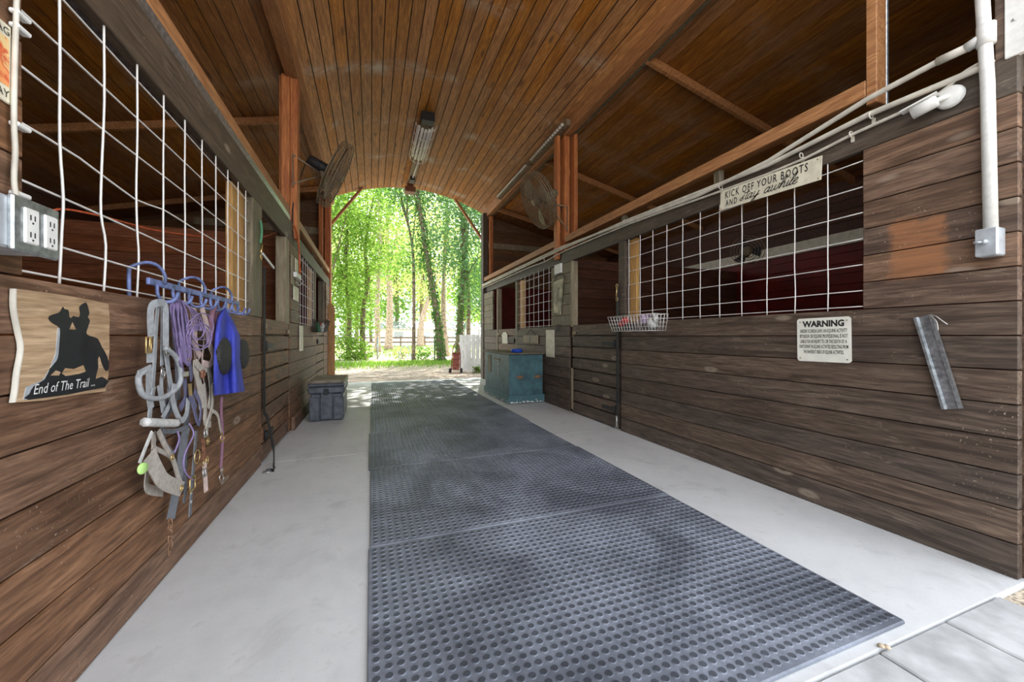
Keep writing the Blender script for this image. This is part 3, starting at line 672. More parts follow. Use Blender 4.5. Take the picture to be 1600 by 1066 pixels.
g = MB(); g.prism([cp(*p, -.8275) for p in [(180,942),(200,850),(330,790),(385,700),(425,590),(440,400),(456,400),(456,480),(446,600),(430,655),(380,715),(342,792),(262,842),(225,945)]], (-.0015, 0, 0)); g.build('grey_border', M['boxgrey'], t)  # raised grey border left of the cliff
g = MB()
for pg in ([(385,760),(425,722),(460,735),(448,762)], [(470,745),(495,705),(560,712),(632,682),(650,730),(600,748),(500,765)], [(528,410),(550,358),(575,412)]): g.prism([cp(*p, -.8262) for p in pg], (-.001, 0, 0))
g.build('bare_wood_patch', M['carved'], t)
g = MB(); a, b = cp(255,905,-.8258), cp(718,838,-.8258); ux = (b-a).normalized()
text_into(g, 'End of The Trail ...', lambda x, y: tuple(a+ux*x+Vector((0,.15,1))*y), (b-a).length, .027, shear=.1); g.build('lettering', M['white'], t)

# ------------------------------------------------------------------ halter rack and tack
def Lp(x, y, X=-.79): return onx(180+x/4.44, 400+y/4.44, X)       # first close-up
def Lq(x, y, X=-.79): return onx(180+x/3.554, 600+y/3.554, X)     # second close-up
M['rackblue'] = simple('blue_rubber_coating', (.14,.18,.38), .5, var=.3, scale=25)
t = thing('hook_rack', 'blue rubber-coated rail of tack hooks hung over the left stall wall', 'hook rack', (-.8, 2.4, 1.2))
ra, rb = Vector((-.800, 1.87, 1.262)), Vector((-.800, 2.93, 1.262))
g = MB(); g.bbox(-.810, -.798, 1.86, 2.94, 1.250, 1.277, .003); g.build('rail', M['rackblue'], t)
for y in (1.925, 2.33, 2.73):
    g = MB(); g.tube(smooth([(-.797,y+.05,1.265),(-.797,y+.052,1.30),(-.81,y+.03,1.335),(-.83,y-.01,1.342),(-.865,y-.035,1.32),(-.868,y-.045,1.30),(-.868,y-.045,1.2)], 5), .0065, 8); g.build('over_wall_hook', M['rackblue'], t)
hooky = [1.915, 2.02, 2.13, 2.15+.12, 2.33, 2.45, 2.50, 2.62, 2.74, 2.80, 2.88, 2.91]
for i, y in enumerate([1.915, 2.045, 2.20, 2.33, 2.45, 2.56, 2.68, 2.80, 2.89]):
    g = MB(); g.tube(smooth([(-.798,y,1.255),(-.796,y,1.22),(-.785,y+.004,1.195),(-.760,y+.01,1.190),(-.742,y+.012,1.205),(-.735,y+.012,1.228)], 5), .0065, 8); g.build('hook', M['rackblue'], t)
def frect(g, c, hy, hz, r=.004): g.tube([c+Vector((0,-hy,-hz)), c+Vector((0,hy,-hz)), c+Vector((0,hy,hz)), c+Vector((0,-hy,hz))], r, 6, True); g.tube([c+Vector((0,0,-hz)), c+Vector((.004,0,hz))], r*.7, 5)
def fab(name, c, rough=.85, v=.2): return simple(name, c, rough, 0, .09, 45, .2)
M['greynylon'] = fab('grey_nylon', (.36,.38,.40)); M['greydark'] = fab('dark_grey_strap', (.17,.18,.20)); M['taupe'] = fab('taupe_strap', (.42,.38,.33))
M['palefleece'] = fab('pale_fleece', (.58,.58,.56)); M['purple'] = fab('purple_cord', (.20,.15,.30)); M['navy'] = fab('navy_nylon', (.14,.14,.24))
M['pinkish'] = fab('pale_pink_webbing', (.60,.46,.42)); M['beige'] = fab('beige_nylon', (.48,.44,.38)); M['leather'] = simple('brown_leather', (.28,.12,.07), .5, var=.3, scale=40)
M['plaid'] = fab('red_blue_braid', (.24,.12,.17)); M['bluecloth'] = simple('blue_mesh_cloth', (.045,.06,.42), .7, var=.2, scale=9); M['blackmesh'] = simple('black_mesh', (.035,.035,.035), .8, var=.4, scale=90)
M['lime'] = simple('lime_tag', (.50,.80,.25), .4, var=.05); M['purpleweb'] = fab('violet_cord', (.30,.23,.45))
def strap(mb, f, pts, w, dx=0., wob=.012, k=5):
    P = [f(*p[:2], -.79+dx+random.uniform(-wob, wob)*.5) for p in pts]; P = smooth(P, k); mb.ribbon(P, (1, .25*random.uniform(-1,1), 0), w, .004)
def cord(mb, f, pts, r, dx=0., wob=.012, k=5, closed=False):
    P = [(f(*p) if len(p) > 2 else f(*p, -.79+dx+random.uniform(-wob, wob))) for p in pts]; mb.tube(smooth(P, k, closed), r, 7, closed)
TG = 'tack hanging from the blue hook rack'
# grey halter with big rolled noseband
t = thing('horse_halter', 'faded grey nylon halter with a round noseband loop, on the first rack hook', 'halter', tuple(Lp(250, 600)), TG)
g = MB(); strap(g, Lp, [(250,560),(245,430),(255,350),(300,325),(345,345),(350,480),(350,640)], .028, .02); strap(g, Lp, [(300,330),(285,480),(275,700),(255,1000)], .028, .012); strap(g, Lp, [(330,340),(330,520),(325,760)], .024, .0); g.build('crown_strap', M['greynylon'], t)
g = MB(); cord(g, Lp, [(205,800),(165,830),(165,900),(200,970),(290,990),(370,965),(440,900),(455,820),(430,720),(390,670),(345,640)], .0095, .03, 0); g.build('noseband', M['greynylon'], t)
g = MB(); strap(g, Lp, [(245,640),(245,740)], .034, .03, 0); strap(g, Lp, [(160,820),(250,775)], .024, .035, 0); strap(g, Lp, [(235,780),(235,950),(250,1060)], .030, .015); g.build('cheek_strap', M['greynylon'], t)
g = MB(); p = Lp(232, 618, -.755); frect(g, p, .017, .028); g.build('buckle', M['brass'], t)
# second grey halter
t = thing('horse_halter', 'pale grey halter with a padded fleece bar and wide lower loop', 'halter', tuple(Lq(250, 500)), TG)
g = MB(); strap(g, Lp, [(350,650),(370,800),(400,980),(410,1060)], .034, .01); strap(g, Lq, [(215,20),(200,100),(190,190)], .032, .02); strap(g, Lq, [(330,0),(320,90),(360,200),(395,170),(405,80)], .026, .03); g.build('cheek_strap', M['greynylon'], t)
g = MB(); cord(g, Lq, [(165,212),(250,216),(340,218)], .0165, .035, 0); g.build('fleece_bar', M['palefleece'], t)
g = MB(); strap(g, Lq, [(190,395),(230,480),(275,545),(370,585)], .058, .04, 0); strap(g, Lq, [(215,270),(210,380),(180,490),(180,580),(265,600)], .036, .0); strap(g, Lq, [(240,260),(275,340),(320,420),(345,500),(370,580)], .020, .02); strap(g, Lq, [(205,350),(300,400),(330,440)], .018, .01); g.build('lower_loop', M['taupe'], t)
g = MB(); g.ring(Lq(370,580,-.745), (1,0,0), .010, .003); g.ring(Lq(318,408,-.75), (1,0,0), .010, .003); g.build('buckle', M['brass'], t)
t = thing('tag_strap', 'pale strap with a round lime green tag below the grey halter', 'tag', tuple(Lq(150, 470)), TG)
g = MB(); strap(g, Lq, [(205,265),(170,350),(135,440)], .012, .04, 0); g.build('strap', M['palefleece'], t)
g = MB(); c = Lq(152, 470, -.745); g.lathe([(0,-.003),(.019,-.003),(.020,0),(.019,.003),(0,.003)], c, (1,-.3,0), 20); g.build('round_tag', M['lime'], t)
# purple rope
t = thing('lead_rope', 'coiled purple cord hanging in many loops between the two hooks', 'rope', tuple(Lp(430, 760)), TG)
g = MB()
for k in range(6):
    x0 = 385+k*13; cord(g, Lp, [(440-k*4,305),(x0,340),(x0+5+random.uniform(-12,12),450),(x0+30,600),(x0+50,700+k*12),(x0+75,690),(x0+60,560),(x0+45+random.uniform(-8,8),430),(445+k*4,310)], .0042, .01+k*.005, .004, 5)
cord(g, Lp, [(440,640),(455,740),(470,810)], .006, .03); g.build('rope', M['purple'], t)
g = MB(); p = Lp(478, 820, -.75); g.box(p.x, p.x+.012, p.y-.014, p.y+.014, p.z-.01, p.z+.01); g.build('snap', M['steel'], t)
# navy halter with belt and buckle
t = thing('horse_halter', 'navy blue halter ending in a long strap with a brass buckle and eyelets', 'halter', tuple(Lq(430, 700)), TG)
g = MB(); strap(g, Lp, [(470,320),(475,460),(490,640),(520,760),(530,860)], .032, .02); strap(g, Lp, [(480,860),(490,980),(450,1060)], .030, .02); strap(g, Lp, [(520,960),(560,1060)], .034, .03)
strap(g, Lq, [(420,50),(440,150),(465,220),(475,120),(440,40)], .030, .03); g.build('webbing', M['navy'], t)
g = MB(); strap(g, Lq, [(450,260),(440,400),(428,540),(415,735)], .044, .02, 0); g.build('belt_strap', M['greydark'], t)
g = MB(); c = Lq(428, 555, -.76)
g.tube([c+Vector((0,-.026,.022)), c+Vector((0,.026,.030)), c+Vector((0,.030,-.026)), c+Vector((0,-.026,-.032))], .004, 6, True); g.ring(Lp(500,690,-.76), (1,0,.2), .022, .0035); g.ring(Lq(455,405,-.76), (1,0,0), .030, .003); p = Lp(520, 930, -.755); g.beam(p+Vector((0,-.004,.028)), p+Vector((0,.006,-.028)), .010, .010); g.build('buckle', M['brass'], t)
g = MB()
for y in (608, 655): g.ring(Lq(422, y, -.765), (1,0,0), .006, .0022, 14)
g.build('eyelet', M['steel'], t)
# grey strap with chain
t = thing('lead_chain', 'dark grey strap with a rusty chain, lowest of the hanging tack', 'lead', tuple(Lq(300, 950)), TG)
g = MB(); strap(g, Lq, [(395,240),(370,380),(355,520),(330,640),(308,752)], .044, -.005, 0); g.build('strap', M['greydark'], t)
g = MB()
for k in range(6):
    c = Lq(303+(-3 if k % 2 else 3), 775+k*30, -.79); ax = (1,0,0) if k % 2 else (.3,1,0)
    g.tube([c+Vector(ax).normalized().orthogonal().normalized()*0+Vector((0 if k % 2 else math.sin(a)*.007, math.sin(a)*.009 if k % 2 else 0, math.cos(a)*.020)) for a in [2*math.pi*q/12 for q in range(12)]], .0028, 6, True)
g.build('chain', M['rust'], t)
t = thing('horse_halter', 'dusty blue grey halter at the back between the grey and navy halters', 'halter', tuple(Lq(380, 300, -.815)), TG)
g = MB(); strap(g, Lp, [(400,330),(410,520),(430,760),(440,1000)], .028, -.02, 0); strap(g, Lp, [(375,350),(365,600),(372,900),(350,1060)], .022, -.022, 0)
strap(g, Lq, [(340,100),(290,170),(265,230),(275,330),(325,400)], .030, -.01); strap(g, Lq, [(430,60),(400,170),(390,300),(385,420),(380,600)], .030, -.02, 0); strap(g, Lq, [(400,240),(330,262),(265,262)], .020, .0); strap(g, Lq, [(385,500),(390,600),(380,660)], .016, .0); g.build('webbing', M['greydark'], t)
g = MB(); strap(g, Lp, [(330,780),(320,880),(330,1000),(345,1060)], .014, .0); strap(g, Lq, [(240,10),(255,100),(265,160)], .014, .0); strap(g, Lq, [(300,30),(310,90),(290,140),(262,190)], .018, .01); g.build('light_strap', M['greynylon'], t)
g = MB(); g.ring(Lp(365,660,-.765), (1,0,0), .016, .005); g.ring(Lp(395,950,-.765), (1,0,0), .013, .003); g.ring(Lq(350,212,-.75), (1,0,0), .014, .003); g.tube([Lp(322,770,-.77), Lp(345,810,-.77), Lp(338,850,-.77), Lp(318,820,-.77)], .0035, 6, True); g.build('hardware', M['steel'], t)
t = thing('horse_halter', 'cream leather halter with studded band, behind the twine coil', 'halter', tuple(Lp(540, 500, -.81)), TG)
g = MB(); strap(g, Lp, [(465,320),(480,420),(495,560),(500,690),(520,760)], .016, .0); strap(g, Lp, [(525,350),(540,560),(560,760),(555,1000)], .022, -.02, 0); strap(g, Lp, [(620,360),(620,560),(605,760),(640,1000)], .026, -.015, 0); strap(g, Lq, [(500,120),(510,200),(500,260)], .020, -.01); g.build('strap', M['pinkish'], t)
g = MB(); g.ring(Lp(610,820,-.765), (1,0,0), .016, .006); g.build('ring', M['leather'], t)
# thin twine coils
t = thing('twine_coil', 'tangled coil of thin violet twine over the pale halter', 'twine', tuple(Lp(560, 700)), TG)
g = MB()
for k in range(7):
    cx, cy = 575+random.uniform(-30,30), 560+random.uniform(-70,80); R = random.uniform(55, 100)
    cord(g, Lp, [(cx+R*math.cos(a)*.9, cy+R*math.sin(a)*1.05) for a in [2*math.pi*q/9 for q in range(9)]], .0022, .035, .006, 4, True)
for k in range(5): cord(g, Lp, [(485,330),(520+k*8,380),(540+k*14,440),(560+k*10,520)], .0022, .035)
g.build('twine', M['purpleweb'], t); g = MB(); cord(g, Lq, [(345,260),(355,310),(330,380)], .0035, .03); g.build('twine_end', M['purpleweb'], t); g = MB(); cord(g, Lq, [(410,220),(435,280),(390,380),(380,450),(395,500),(440,540)], .0035, .035); g.build('twine_end', M['purpleweb'], t)
# pale pink halter
t = thing('horse_halter', 'pale pink and cream halter hanging at the middle of the rack', 'halter', tuple(Lp(590, 900)), TG)
g = MB(); strap(g, Lp, [(545,360),(550,480),(560,620),(590,700)], .036, .01, 0); strap(g, Lp, [(600,360),(635,480),(650,600),(680,690),(660,750),(610,745)], .032, .015); g.build('pink_webbing', M['pinkish'], t)
g = MB(); strap(g, Lp, [(560,720),(560,800),(585,900),(600,1060)], .042, .01); strap(g, Lp, [(640,750),(660,860),(665,960),(650,1060)], .036, .01); strap(g, Lp, [(560,740),(610,790),(660,760)], .036, .015); strap(g, Lq, [(490,0),(500,110),(500,215),(530,225)], .030, .01); strap(g, Lq, [(540,0),(540,120),(520,200),(505,260)], .038, .015); strap(g, Lq, [(540,150),(570,175),(585,250),(592,275)], .018, .02); g.build('cream_webbing', M['beige'], t)
g = MB(); strap(g, Lq, [(487,300),(492,370),(488,420)], .022, .02); g.build('brown_strap', M['leather'], t)
g = MB(); strap(g, Lq, [(495,440),(500,520),(505,598)], .026, .03, 0); g.build('end_strap', M['pinkish'], t)
g = MB()
for x, y, R in ((515,318,.016),(510,425,.018),(492,440,.012)): g.ring(Lq(x, y, -.76), (1,.1,0), R, .003)
g.tube([Lq(593,275,-.76), Lq(583,300,-.76), Lq(593,325,-.76), Lq(605,300,-.76)], .0032, 6, True); p = Lp(590,660,-.75)
g.build('ring', M['brass'], t)
g = MB(); p = Lq(503, 275, -.755); frect(g, p, .020, .016); frect(g, Lq(495,495,-.755), .018, .016); g.build('buckle', M['steel'], t)
# braided rope with snap
t = thing('lead_rope', 'red and blue braided rope with a steel snap, beside the blue fly mask', 'rope', tuple(Lq(590, 540)), TG)
g = MB(); cord(g, Lp, [(690,360),(670,400),(660,520),(675,620)], .013, .015); cord(g, Lp, [(700,380),(700,480),(690,600)], .012, .0); g.build('rope_coil', M['plaid'], t); g = MB(); cord(g, Lq, [(590,70),(588,160),(595,280),(592,380),(585,470)], .0085, -.01, .002); g.build('rope', M['plaid'], t)
g = MB(); g.ring(Lq(592,478,-.80), (1,0,0), .013, .003); g.tube([Lq(590,495,-.80), Lq(578,520,-.80), Lq(590,553,-.80), Lq(603,520,-.80)], .0035, 6, True); g.build('snap', M['steel'], t)
# fly mask
t = thing('fly_mask', 'blue cloth fly mask with two black mesh eye cups on the last hook', 'fly mask', tuple(Lp(790, 960)), TG)
def patch(mb, f, rows, X0, bulge=None):  # rows of points -> sheet
    R = []
    for r in rows: R.append([f(x, y, -.79+X0+(bulge(i/(len(r)-1), len(R)/(len(rows)-1)) if bulge else 0)) for i, (x, y) in enumerate(r)])
    n = len(R[0]); vs = [p for r in R for p in r]
    mb.add(vs+[p-Vector((.004,0,0)) for p in vs], [(i*n+j, i*n+j+1, (i+1)*n+j+1, (i+1)*n+j) for i in range(len(R)-1) for j in range(n-1)]+[(len(vs)+i*n+j, len(vs)+(i+1)*n+j, len(vs)+(i+1)*n+j+1, len(vs)+i*n+j+1) for i in range(len(R)-1) for j in range(n-1)], True)
def lerp_rows(a, b, n, m):
    out = []
    for i in range(n):
        t_ = i/(n-1); pl = a[0] if t_ == 0 else None
        def at(c):
            s_ = t_*(len(c)-1); k = min(int(s_), len(c)-2); q = s_-k; return (c[k][0]*(1-q)+c[k+1][0]*q, c[k][1]*(1-q)+c[k+1][1]*q)
        p, q = at(a), at(b); out.append([(p[0]*(1-u)+q[0]*u, p[1]*(1-u)+q[1]*u) for u in [j/(m-1) for j in range(m)]])
    return out
g = MB(); rows = lerp_rows([(752,360),(712,440),(700,540),(690,700),(690,850),(692,968)], [(765,360),(820,450),(868,560),(868,700),(885,850),(900,940)], 26, 16)
patch(g, Lp, rows, .03, lambda u, v: .028*math.sin(u*8.5+v*1.5)*min(1, v*1.6)+.015*math.sin(math.pi*u)); g.build('cloth', M['bluecloth'], t)
def cup(mb, cx, cy, rx, ry, X0, h, n=20):
    vs = []; 
    for i in range(6):
        a = i/5; r = math.cos(a*math.pi/2); 
        for k in range(n): th = 2*math.pi*k/n; vs.append(Lp(cx+rx*r*math.cos(th), cy+ry*r*math.sin(th), -.79+X0+h*math.sin(a*math.pi/2)))
    mb.add(vs, [(i*n+k, i*n+(k+1)%n, (i+1)*n+(k+1)%n, (i+1)*n+k) for i in range(5) for k in range(n)], True)
g = MB(); cup(g, 752, 695, 66, 132, .030, .045); g.build('mesh_eye_cup', M['blackmesh'], t)
g = MB(); cup(g, 890, 680, 42, 105, .01, .03); g.build('mesh_eye_cup', M['blackmesh'], t)
g = MB(); cup(g, 722, 500, 30, 60, .015, .02); g.build('ear_patch', M['blackmesh'], t)

# ------------------------------------------------------------------ strap by the left door, key snap
t = thing('long_strap', 'long black webbing strap hanging by the left half door down to the floor', 'strap', (-.81, 3.66, 0))
g = MB(); pts = [Vector((-.825, 3.665, z)) for z in (1.62, 1.2, .9, .6, .42)]+[onx(417, 650, -.80), onx(427, 700, -.78), ong(428, 727, .05), ong(427, 735, .006)+Vector((.0,0,0)), ong(416, 737, .006)]
g.ribbon(smooth(pts, 5), (1,-.2,.15), .038, .004); g.build('webbing', M['black'], t)
g = MB(); p = ong(419, 737, .008); g.tube([p+Vector((-.035,-.02,0)), p+Vector((.02,-.02,0)), p+Vector((.02,.02,0)), p+Vector((-.035,.02,0))], .004, 6, True); g.build('buckle', M['steel'], t)
t = thing('door_snap', 'green cord with a brass snap and white tag at the left door post', 'snap', (-.83, 3.6, 1.6))
g = MB(); cord(g, onx, [(407,345,-.82),(409,362,-.82),(407,380,-.815)], .010, 0, .003); g.build('cord', simple('green_cord', (.10,.26,.14), .8), t)
g = MB(); g.ring(onx(408, 402, -.80), (1,0,0), .022, .004); g.tube([onx(409,382,-.81), onx(408,395,-.80)], .008, 8); g.build('snap', M['brass'], t)
g = MB(); g.beam(onx(410, 396, -.80), onx(428, 419, -.78), .018, .010, (1,0,0)); g.build('tag', M['white'], t)

# ------------------------------------------------------------------ papers and small things on the left panel
def lcard(name, label, cat, x0, y0, x1, y1, mat, th=.006, X=-.832):
    a, b = onx(x0, y0, X), onx(x1, y1, X); g = MB(); g.bbox(X-.004, X+th, a.y, b.y, min(a.z,b.z), max(a.z,b.z), .002)
    return tag(g.build(name, mat, org=(X, (a.y+b.y)/2, min(a.z,b.z))), label, cat)
lcard('notice_paper', 'tall narrow yellowed notice on the left panel', 'paper', 454.5, 397, 458.5, 446, M['bareend'])
lcard('notice_paper', 'small yellowed notice high on the left panel beside the orange cord', 'paper', 461, 403, 465, 427, M['cream'])
lcard('notice_paper', 'square pale notice lowest on the left panel', 'paper', 458.5, 446, 466, 472, M['cream'])
lcard('thermometer_board', 'long yellowish rounded tag on the left boards below the panel', 'tag', 468, 509, 472.5, 548, M['cream'], .01)
t = thing('junction_box', 'small white junction box on the left panel under an orange cord', 'junction box', tuple(onx(466, 437, -.82)))
a, b = onx(462.5, 426, -.80), onx(469.5, 437, -.80); g = MB(); g.bbox(-.84, -.79, a.y, b.y, b.z-.01, a.z+.01, .004); g.build('box', M['white'], t)
g = MB(); cord(g, onx, [(463,440,-.80),(468,446,-.78),(474,440,-.78),(470,436,-.79)], .003, 0, .0); g.build('cable_loop', M['white'], t)
t = thing('extension_cord', 'orange extension cord hanging at the left post above the junction box', 'cord', tuple(onx(466, 425, -.80)))
g = MB(); cord(g, onx, [(459,352,-.80),(463,362,-.79),(467,385,-.79),(468,410,-.79),(469,428,-.79)], .010, 0, .004); g.build('cord', simple('orange_cord', (.62,.12,.03), .5), t)
t = tag(MB().tube(smooth([onx(70, 345, -1.0), onx(92, 327, -1.0), onx(150, 336, -1.02), onx(200, 349, -1.04), onx(250, 361, -1.05), onx(330, 371, -1.05), onx(395, 372, -1.0), onx(412, 370, -.96), onx(436, 362, -.92)], 8), .004, 6).build('orange_wire', simple('red_orange_wire', (.6,.10,.03), .5), org=(-1,3.4,1.5)), 'thin orange wire strung inside the left stall behind the grid', 'wire')
# kick board and upright plank
tag(B(-.838, -.80, 4.86, 5.9, .001, .15).build('kick_board', M['wallL'], org=(-.82, 5.3, 0)), 'short dark plank standing on edge along the left wall by the storage trunk', 'board')
t = thing('upright_plank', 'orange pine plank standing upright at the left end of the aisle', 'plank', (-.82, 8.86, 0))
M['planko'] = wood('orange_plank', (.55,.26,.07), (.75,.42,.15), 'Z', .05, .8)
g = MB(); g.prism([(-.975,8.84,0),(-.715,8.84,0),(-.715,8.84,1.62),(-.73,8.84,1.69),(-.78,8.84,1.74),(-.86,8.84,1.74),(-.975,8.84,1.77)], (0,.035,0)); g.build('board', M['planko'], t)
g = MB(); g.box(-.96,-.90,8.835,8.841,.60,.61); g.box(-.96,-.90,8.835,8.841,1.62,1.66); g.build('hinge', M['black'], t)

# ------------------------------------------------------------------ storage trunk
t = thing('storage_trunk', 'charcoal plastic storage trunk with a brownish dusty lid, by the left wall', 'trunk', (-.52, 5.6, 0))
M['plastic'] = simple('charcoal_plastic', (.085,.095,.115), .45, var=.2, scale=14); M['lidtop'] = simple('dusty_plastic_lid', (.26,.22,.17), .7, var=.2, scale=8)
g = MB(); g.bbox(-.70, -.335, 5.27, 6.0, .004, .345, .014)
for a, b in ((-.715,-.60),(-.445,-.325)): g.bbox(a, b, 5.252, 6.01, .012, .30, .010)
g.bbox(-.595, -.45, 5.255, 5.30, .02, .35, .01); g.build('body', M['plastic'], t)
g = MB(); g.bbox(-.725, -.315, 5.245, 6.03, .345, .425, .012); g.bbox(-.73, -.31, 5.235, 6.03, .43, .47, .012); g.build('lid', M['plastic'], t)
g = MB(); g.bbox(-.728, -.312, 5.24, 6.035, .468, .502, .014); g.bbox(-.67, -.37, 5.32, 5.96, .50, .508, .006); g.build('lid_top', M['lidtop'], t)
g = MB(); g.bbox(-.55, -.495, 5.232, 5.25, .33, .40, .004); g.build('latch', M['blackpaint'], t)

# ------------------------------------------------------------------ green chest, blue bowl
M['green'] = simple('teal_green_paint', (.055,.13,.14), .5, var=.25, scale=5); M['greenside'] = simple('chipped_teal_paint', (.06,.145,.165), .5, var=.2, scale=7)
m, n_, l_, b_ = newmat('chipped_teal_base'); tc = n_.new('ShaderNodeTexCoord'); f_ = noise(n_, l_, tc.outputs['Object'], 22, 6, .7); sx = n_.new('ShaderNodeSeparateXYZ'); l_.new(tc.outputs['Object'], sx.inputs[0])
q = n_.new('ShaderNodeMath'); q.operation = 'SUBTRACT'; l_.new(f_, q.inputs[0]); l_.new(maprange(n_, l_, sx.outputs[2], 0, .12, -.04, .22), q.inputs[1])
l_.new(mix(n_, l_, maprange(n_, l_, q.outputs[0], .50, .53), (.06,.145,.165), (.75,.74,.70)), b_.inputs['Base Color']); M['greenchip'] = m
t = thing('tack_chest', 'teal green painted wooden tack chest with worn base against the right wall', 'chest', (2.3, 6.25, 0))
g = MB(); g.bbox(2.01, 2.58, 5.60, 6.92, .02, .77, .006); g.build('body', M['greenside'], t)
g = MB(); g.bbox(1.985, 2.60, 5.575, 5.60, .012, .135, .004); g.bbox(1.985, 2.01, 5.60, 6.945, .012, .135, .004); g.build('base_trim', M['greenchip'], t)
g = MB(); g.bbox(1.97, 2.60, 5.56, 6.96, .77, .795, .006); g.build('lid', M['greywood'], t)
for x in (2.13, 2.43):
    g = MB(); g.bbox(x, x+.11, 5.592, 5.60, .395, .435, .003); g.tube([(x+.015,5.588,.425),(x+.02,5.575,.395),(x+.09,5.575,.395),(x+.095,5.588,.425)], .006, 6); g.build('handle', M['rust'], t)
g = MB(); g.bbox(2.002, 2.012, 6.05, 6.42, .655, .68, .002); g.bbox(2.0, 2.012, 6.55, 6.75, .42, .72, .003); g.build('hasp', M['greywood'], t)
g = MB(); y = 6.10
for k, (dz, ln) in enumerate(((.64,.08),(.60,.05),(.57,.09),(.52,.06),(.49,.08),(.45,.1),(.42,.06),(.39,.05))): g.tube(smooth([(2.004, 6.10, dz), (2.003, 6.10+ln*.6, dz+.012), (2.004, 6.10+ln, dz-.012)], 4), .006, 6)
g.build('white_lettering', M['white'], t)
g = MB(); g.lathe([(0,.008),(.075,.008),(.085,.05),(.095,.052),(.092,.0),(0,0)], (2.20, 5.78, .796), (0,0,1), 28); tag(g.build('food_bowl', simple('blue_plastic', (.02,.08,.55), .35), org=(2.2,5.78,.796)), 'bright blue bowl on top of the green chest', 'bowl')

# ------------------------------------------------------------------ things on the right panels
def rcard(name, label, cat, x0, y0, x1, y1, mat, th=.008, X=2.60, pts=None):
    g = MB()
    if pts: g.prism([onx(x, y, X) for x, y in pts], (th, 0, 0)); a = onx(*pts[0], X)
    else:
        a, b = onx(x0, y0, X), onx(x1, y1, X); g.bbox(X, X+th, min(a.y,b.y), max(a.y,b.y), min(a.z,b.z), max(a.z,b.z), .002)
    return tag(g.build(name, mat, org=tuple(a)), label, cat)
t = thing('number_plate', 'small weathered board with the number 9 hung on a cord above the green chest', 'number board', tuple(onx(828, 537, 2.60)))
g = MB(); a, b = onx(817.5, 524, 2.59), onx(840, 537, 2.59); g.bbox(2.588, 2.604, b.y, a.y, b.z, a.z, .003); g.build('board', M['bareend'], t)
g = MB(); cord(g, onx, [(821,524,2.60),(829,515,2.60),(837,524,2.60)], .004, 0, 0, 1); g.build('cord', M['blackpaint'], t)
g = MB(); text_into(g, '9', lambda x, y: (2.586, (a.y+b.y)/2+.035-x, b.z+.012+y), .085, .115, bold=.05); g.build('number', M['blackpaint'], t)
rcard('plaque', 'tall pale weathered plaque on the right boards right of the number 9 board', 'plaque', 853, 516, 866, 559, M['cream'])
rcard('plaque', 'small cream arched plaque on the far right half door', 'plaque', 0, 0, 0, 0, M['cream'], pts=[(785,537),(793,537),(792.5,523),(790,519),(787,519),(784,523)])
t = thing('hanging_picture', 'tilted camouflage picture hanging on the right panel beneath a white box', 'picture', tuple(onx(875, 490, 2.60)))
M['camo'] = simple('faded_camouflage_print', (.42,.38,.26), .6, var=.5, scale=7, col2=(.13,.13,.09))
g = MB(); g.prism([onx(x, y, 2.598) for x, y in ((865,441),(880,435),(876,491),(865,489))], (.008,0,0)); g.build('print', M['camo'], t)
g = MB(); cord(g, onx, [(866,441,2.60),(871,429,2.60),(882,432,2.60),(883,437,2.60)], .004, 0, 0, 2); g.build('cord', M['blackpaint'], t)
rcard('wall_switch', 'small white box on the right panel above the camouflage picture', 'switch', 866, 415, 876, 426, M['white'], .03, 2.585)
rcard('door_strip', 'thin pale vertical strip between the right panel and the half door', 'strip', 892, 575, 895.5, 640, M['bareend'], .006, 2.603)
for (px, lb) in ((811, 'rusty iron hook left of the number 9 board'), (872, 'rusty iron hook right of the tall pale plaque')):
    c = onx(px, 513, 2.60); g = MB(); g.tube(smooth([c+Vector((0,.03,.06)), c+Vector((-.01,.03,-.02)), c+Vector((-.02,0,-.045)), c+Vector((-.01,-.03,-.02)), c+Vector((0,-.03,.06))], 4), .006, 6); tag(g.build('iron_hook', M['black'], org=tuple(c)), lb, 'hook')
# door bar and snap on the right post
t = thing('door_bar', 'dark vertical strap with a snap at its foot on the right half door post', 'door bar', (2.6, 3.64, 0))
g = MB(); g.bbox(2.592, 2.604, 3.622, 3.662, .1, 1.64, .003); g.build('bar', M['black'], t)
g = MB(); g.ring((2.588,3.64,1.62), (1,0,0), .018, .004); g.tube([(2.588,3.64,1.60),(2.585,3.645,1.50)], .008, 8); g.ring((2.588,3.64,1.47), (1,0,0), .018, .004); g.build('snap', M['brass'], t)
g = MB(); g.tube([(2.586,3.64,.16),(2.586,3.64,.04)], .010, 8); g.ring((2.586,3.64,.03), (1,0,0), .016, .004); g.build('floor_snap', M['steel'], t)

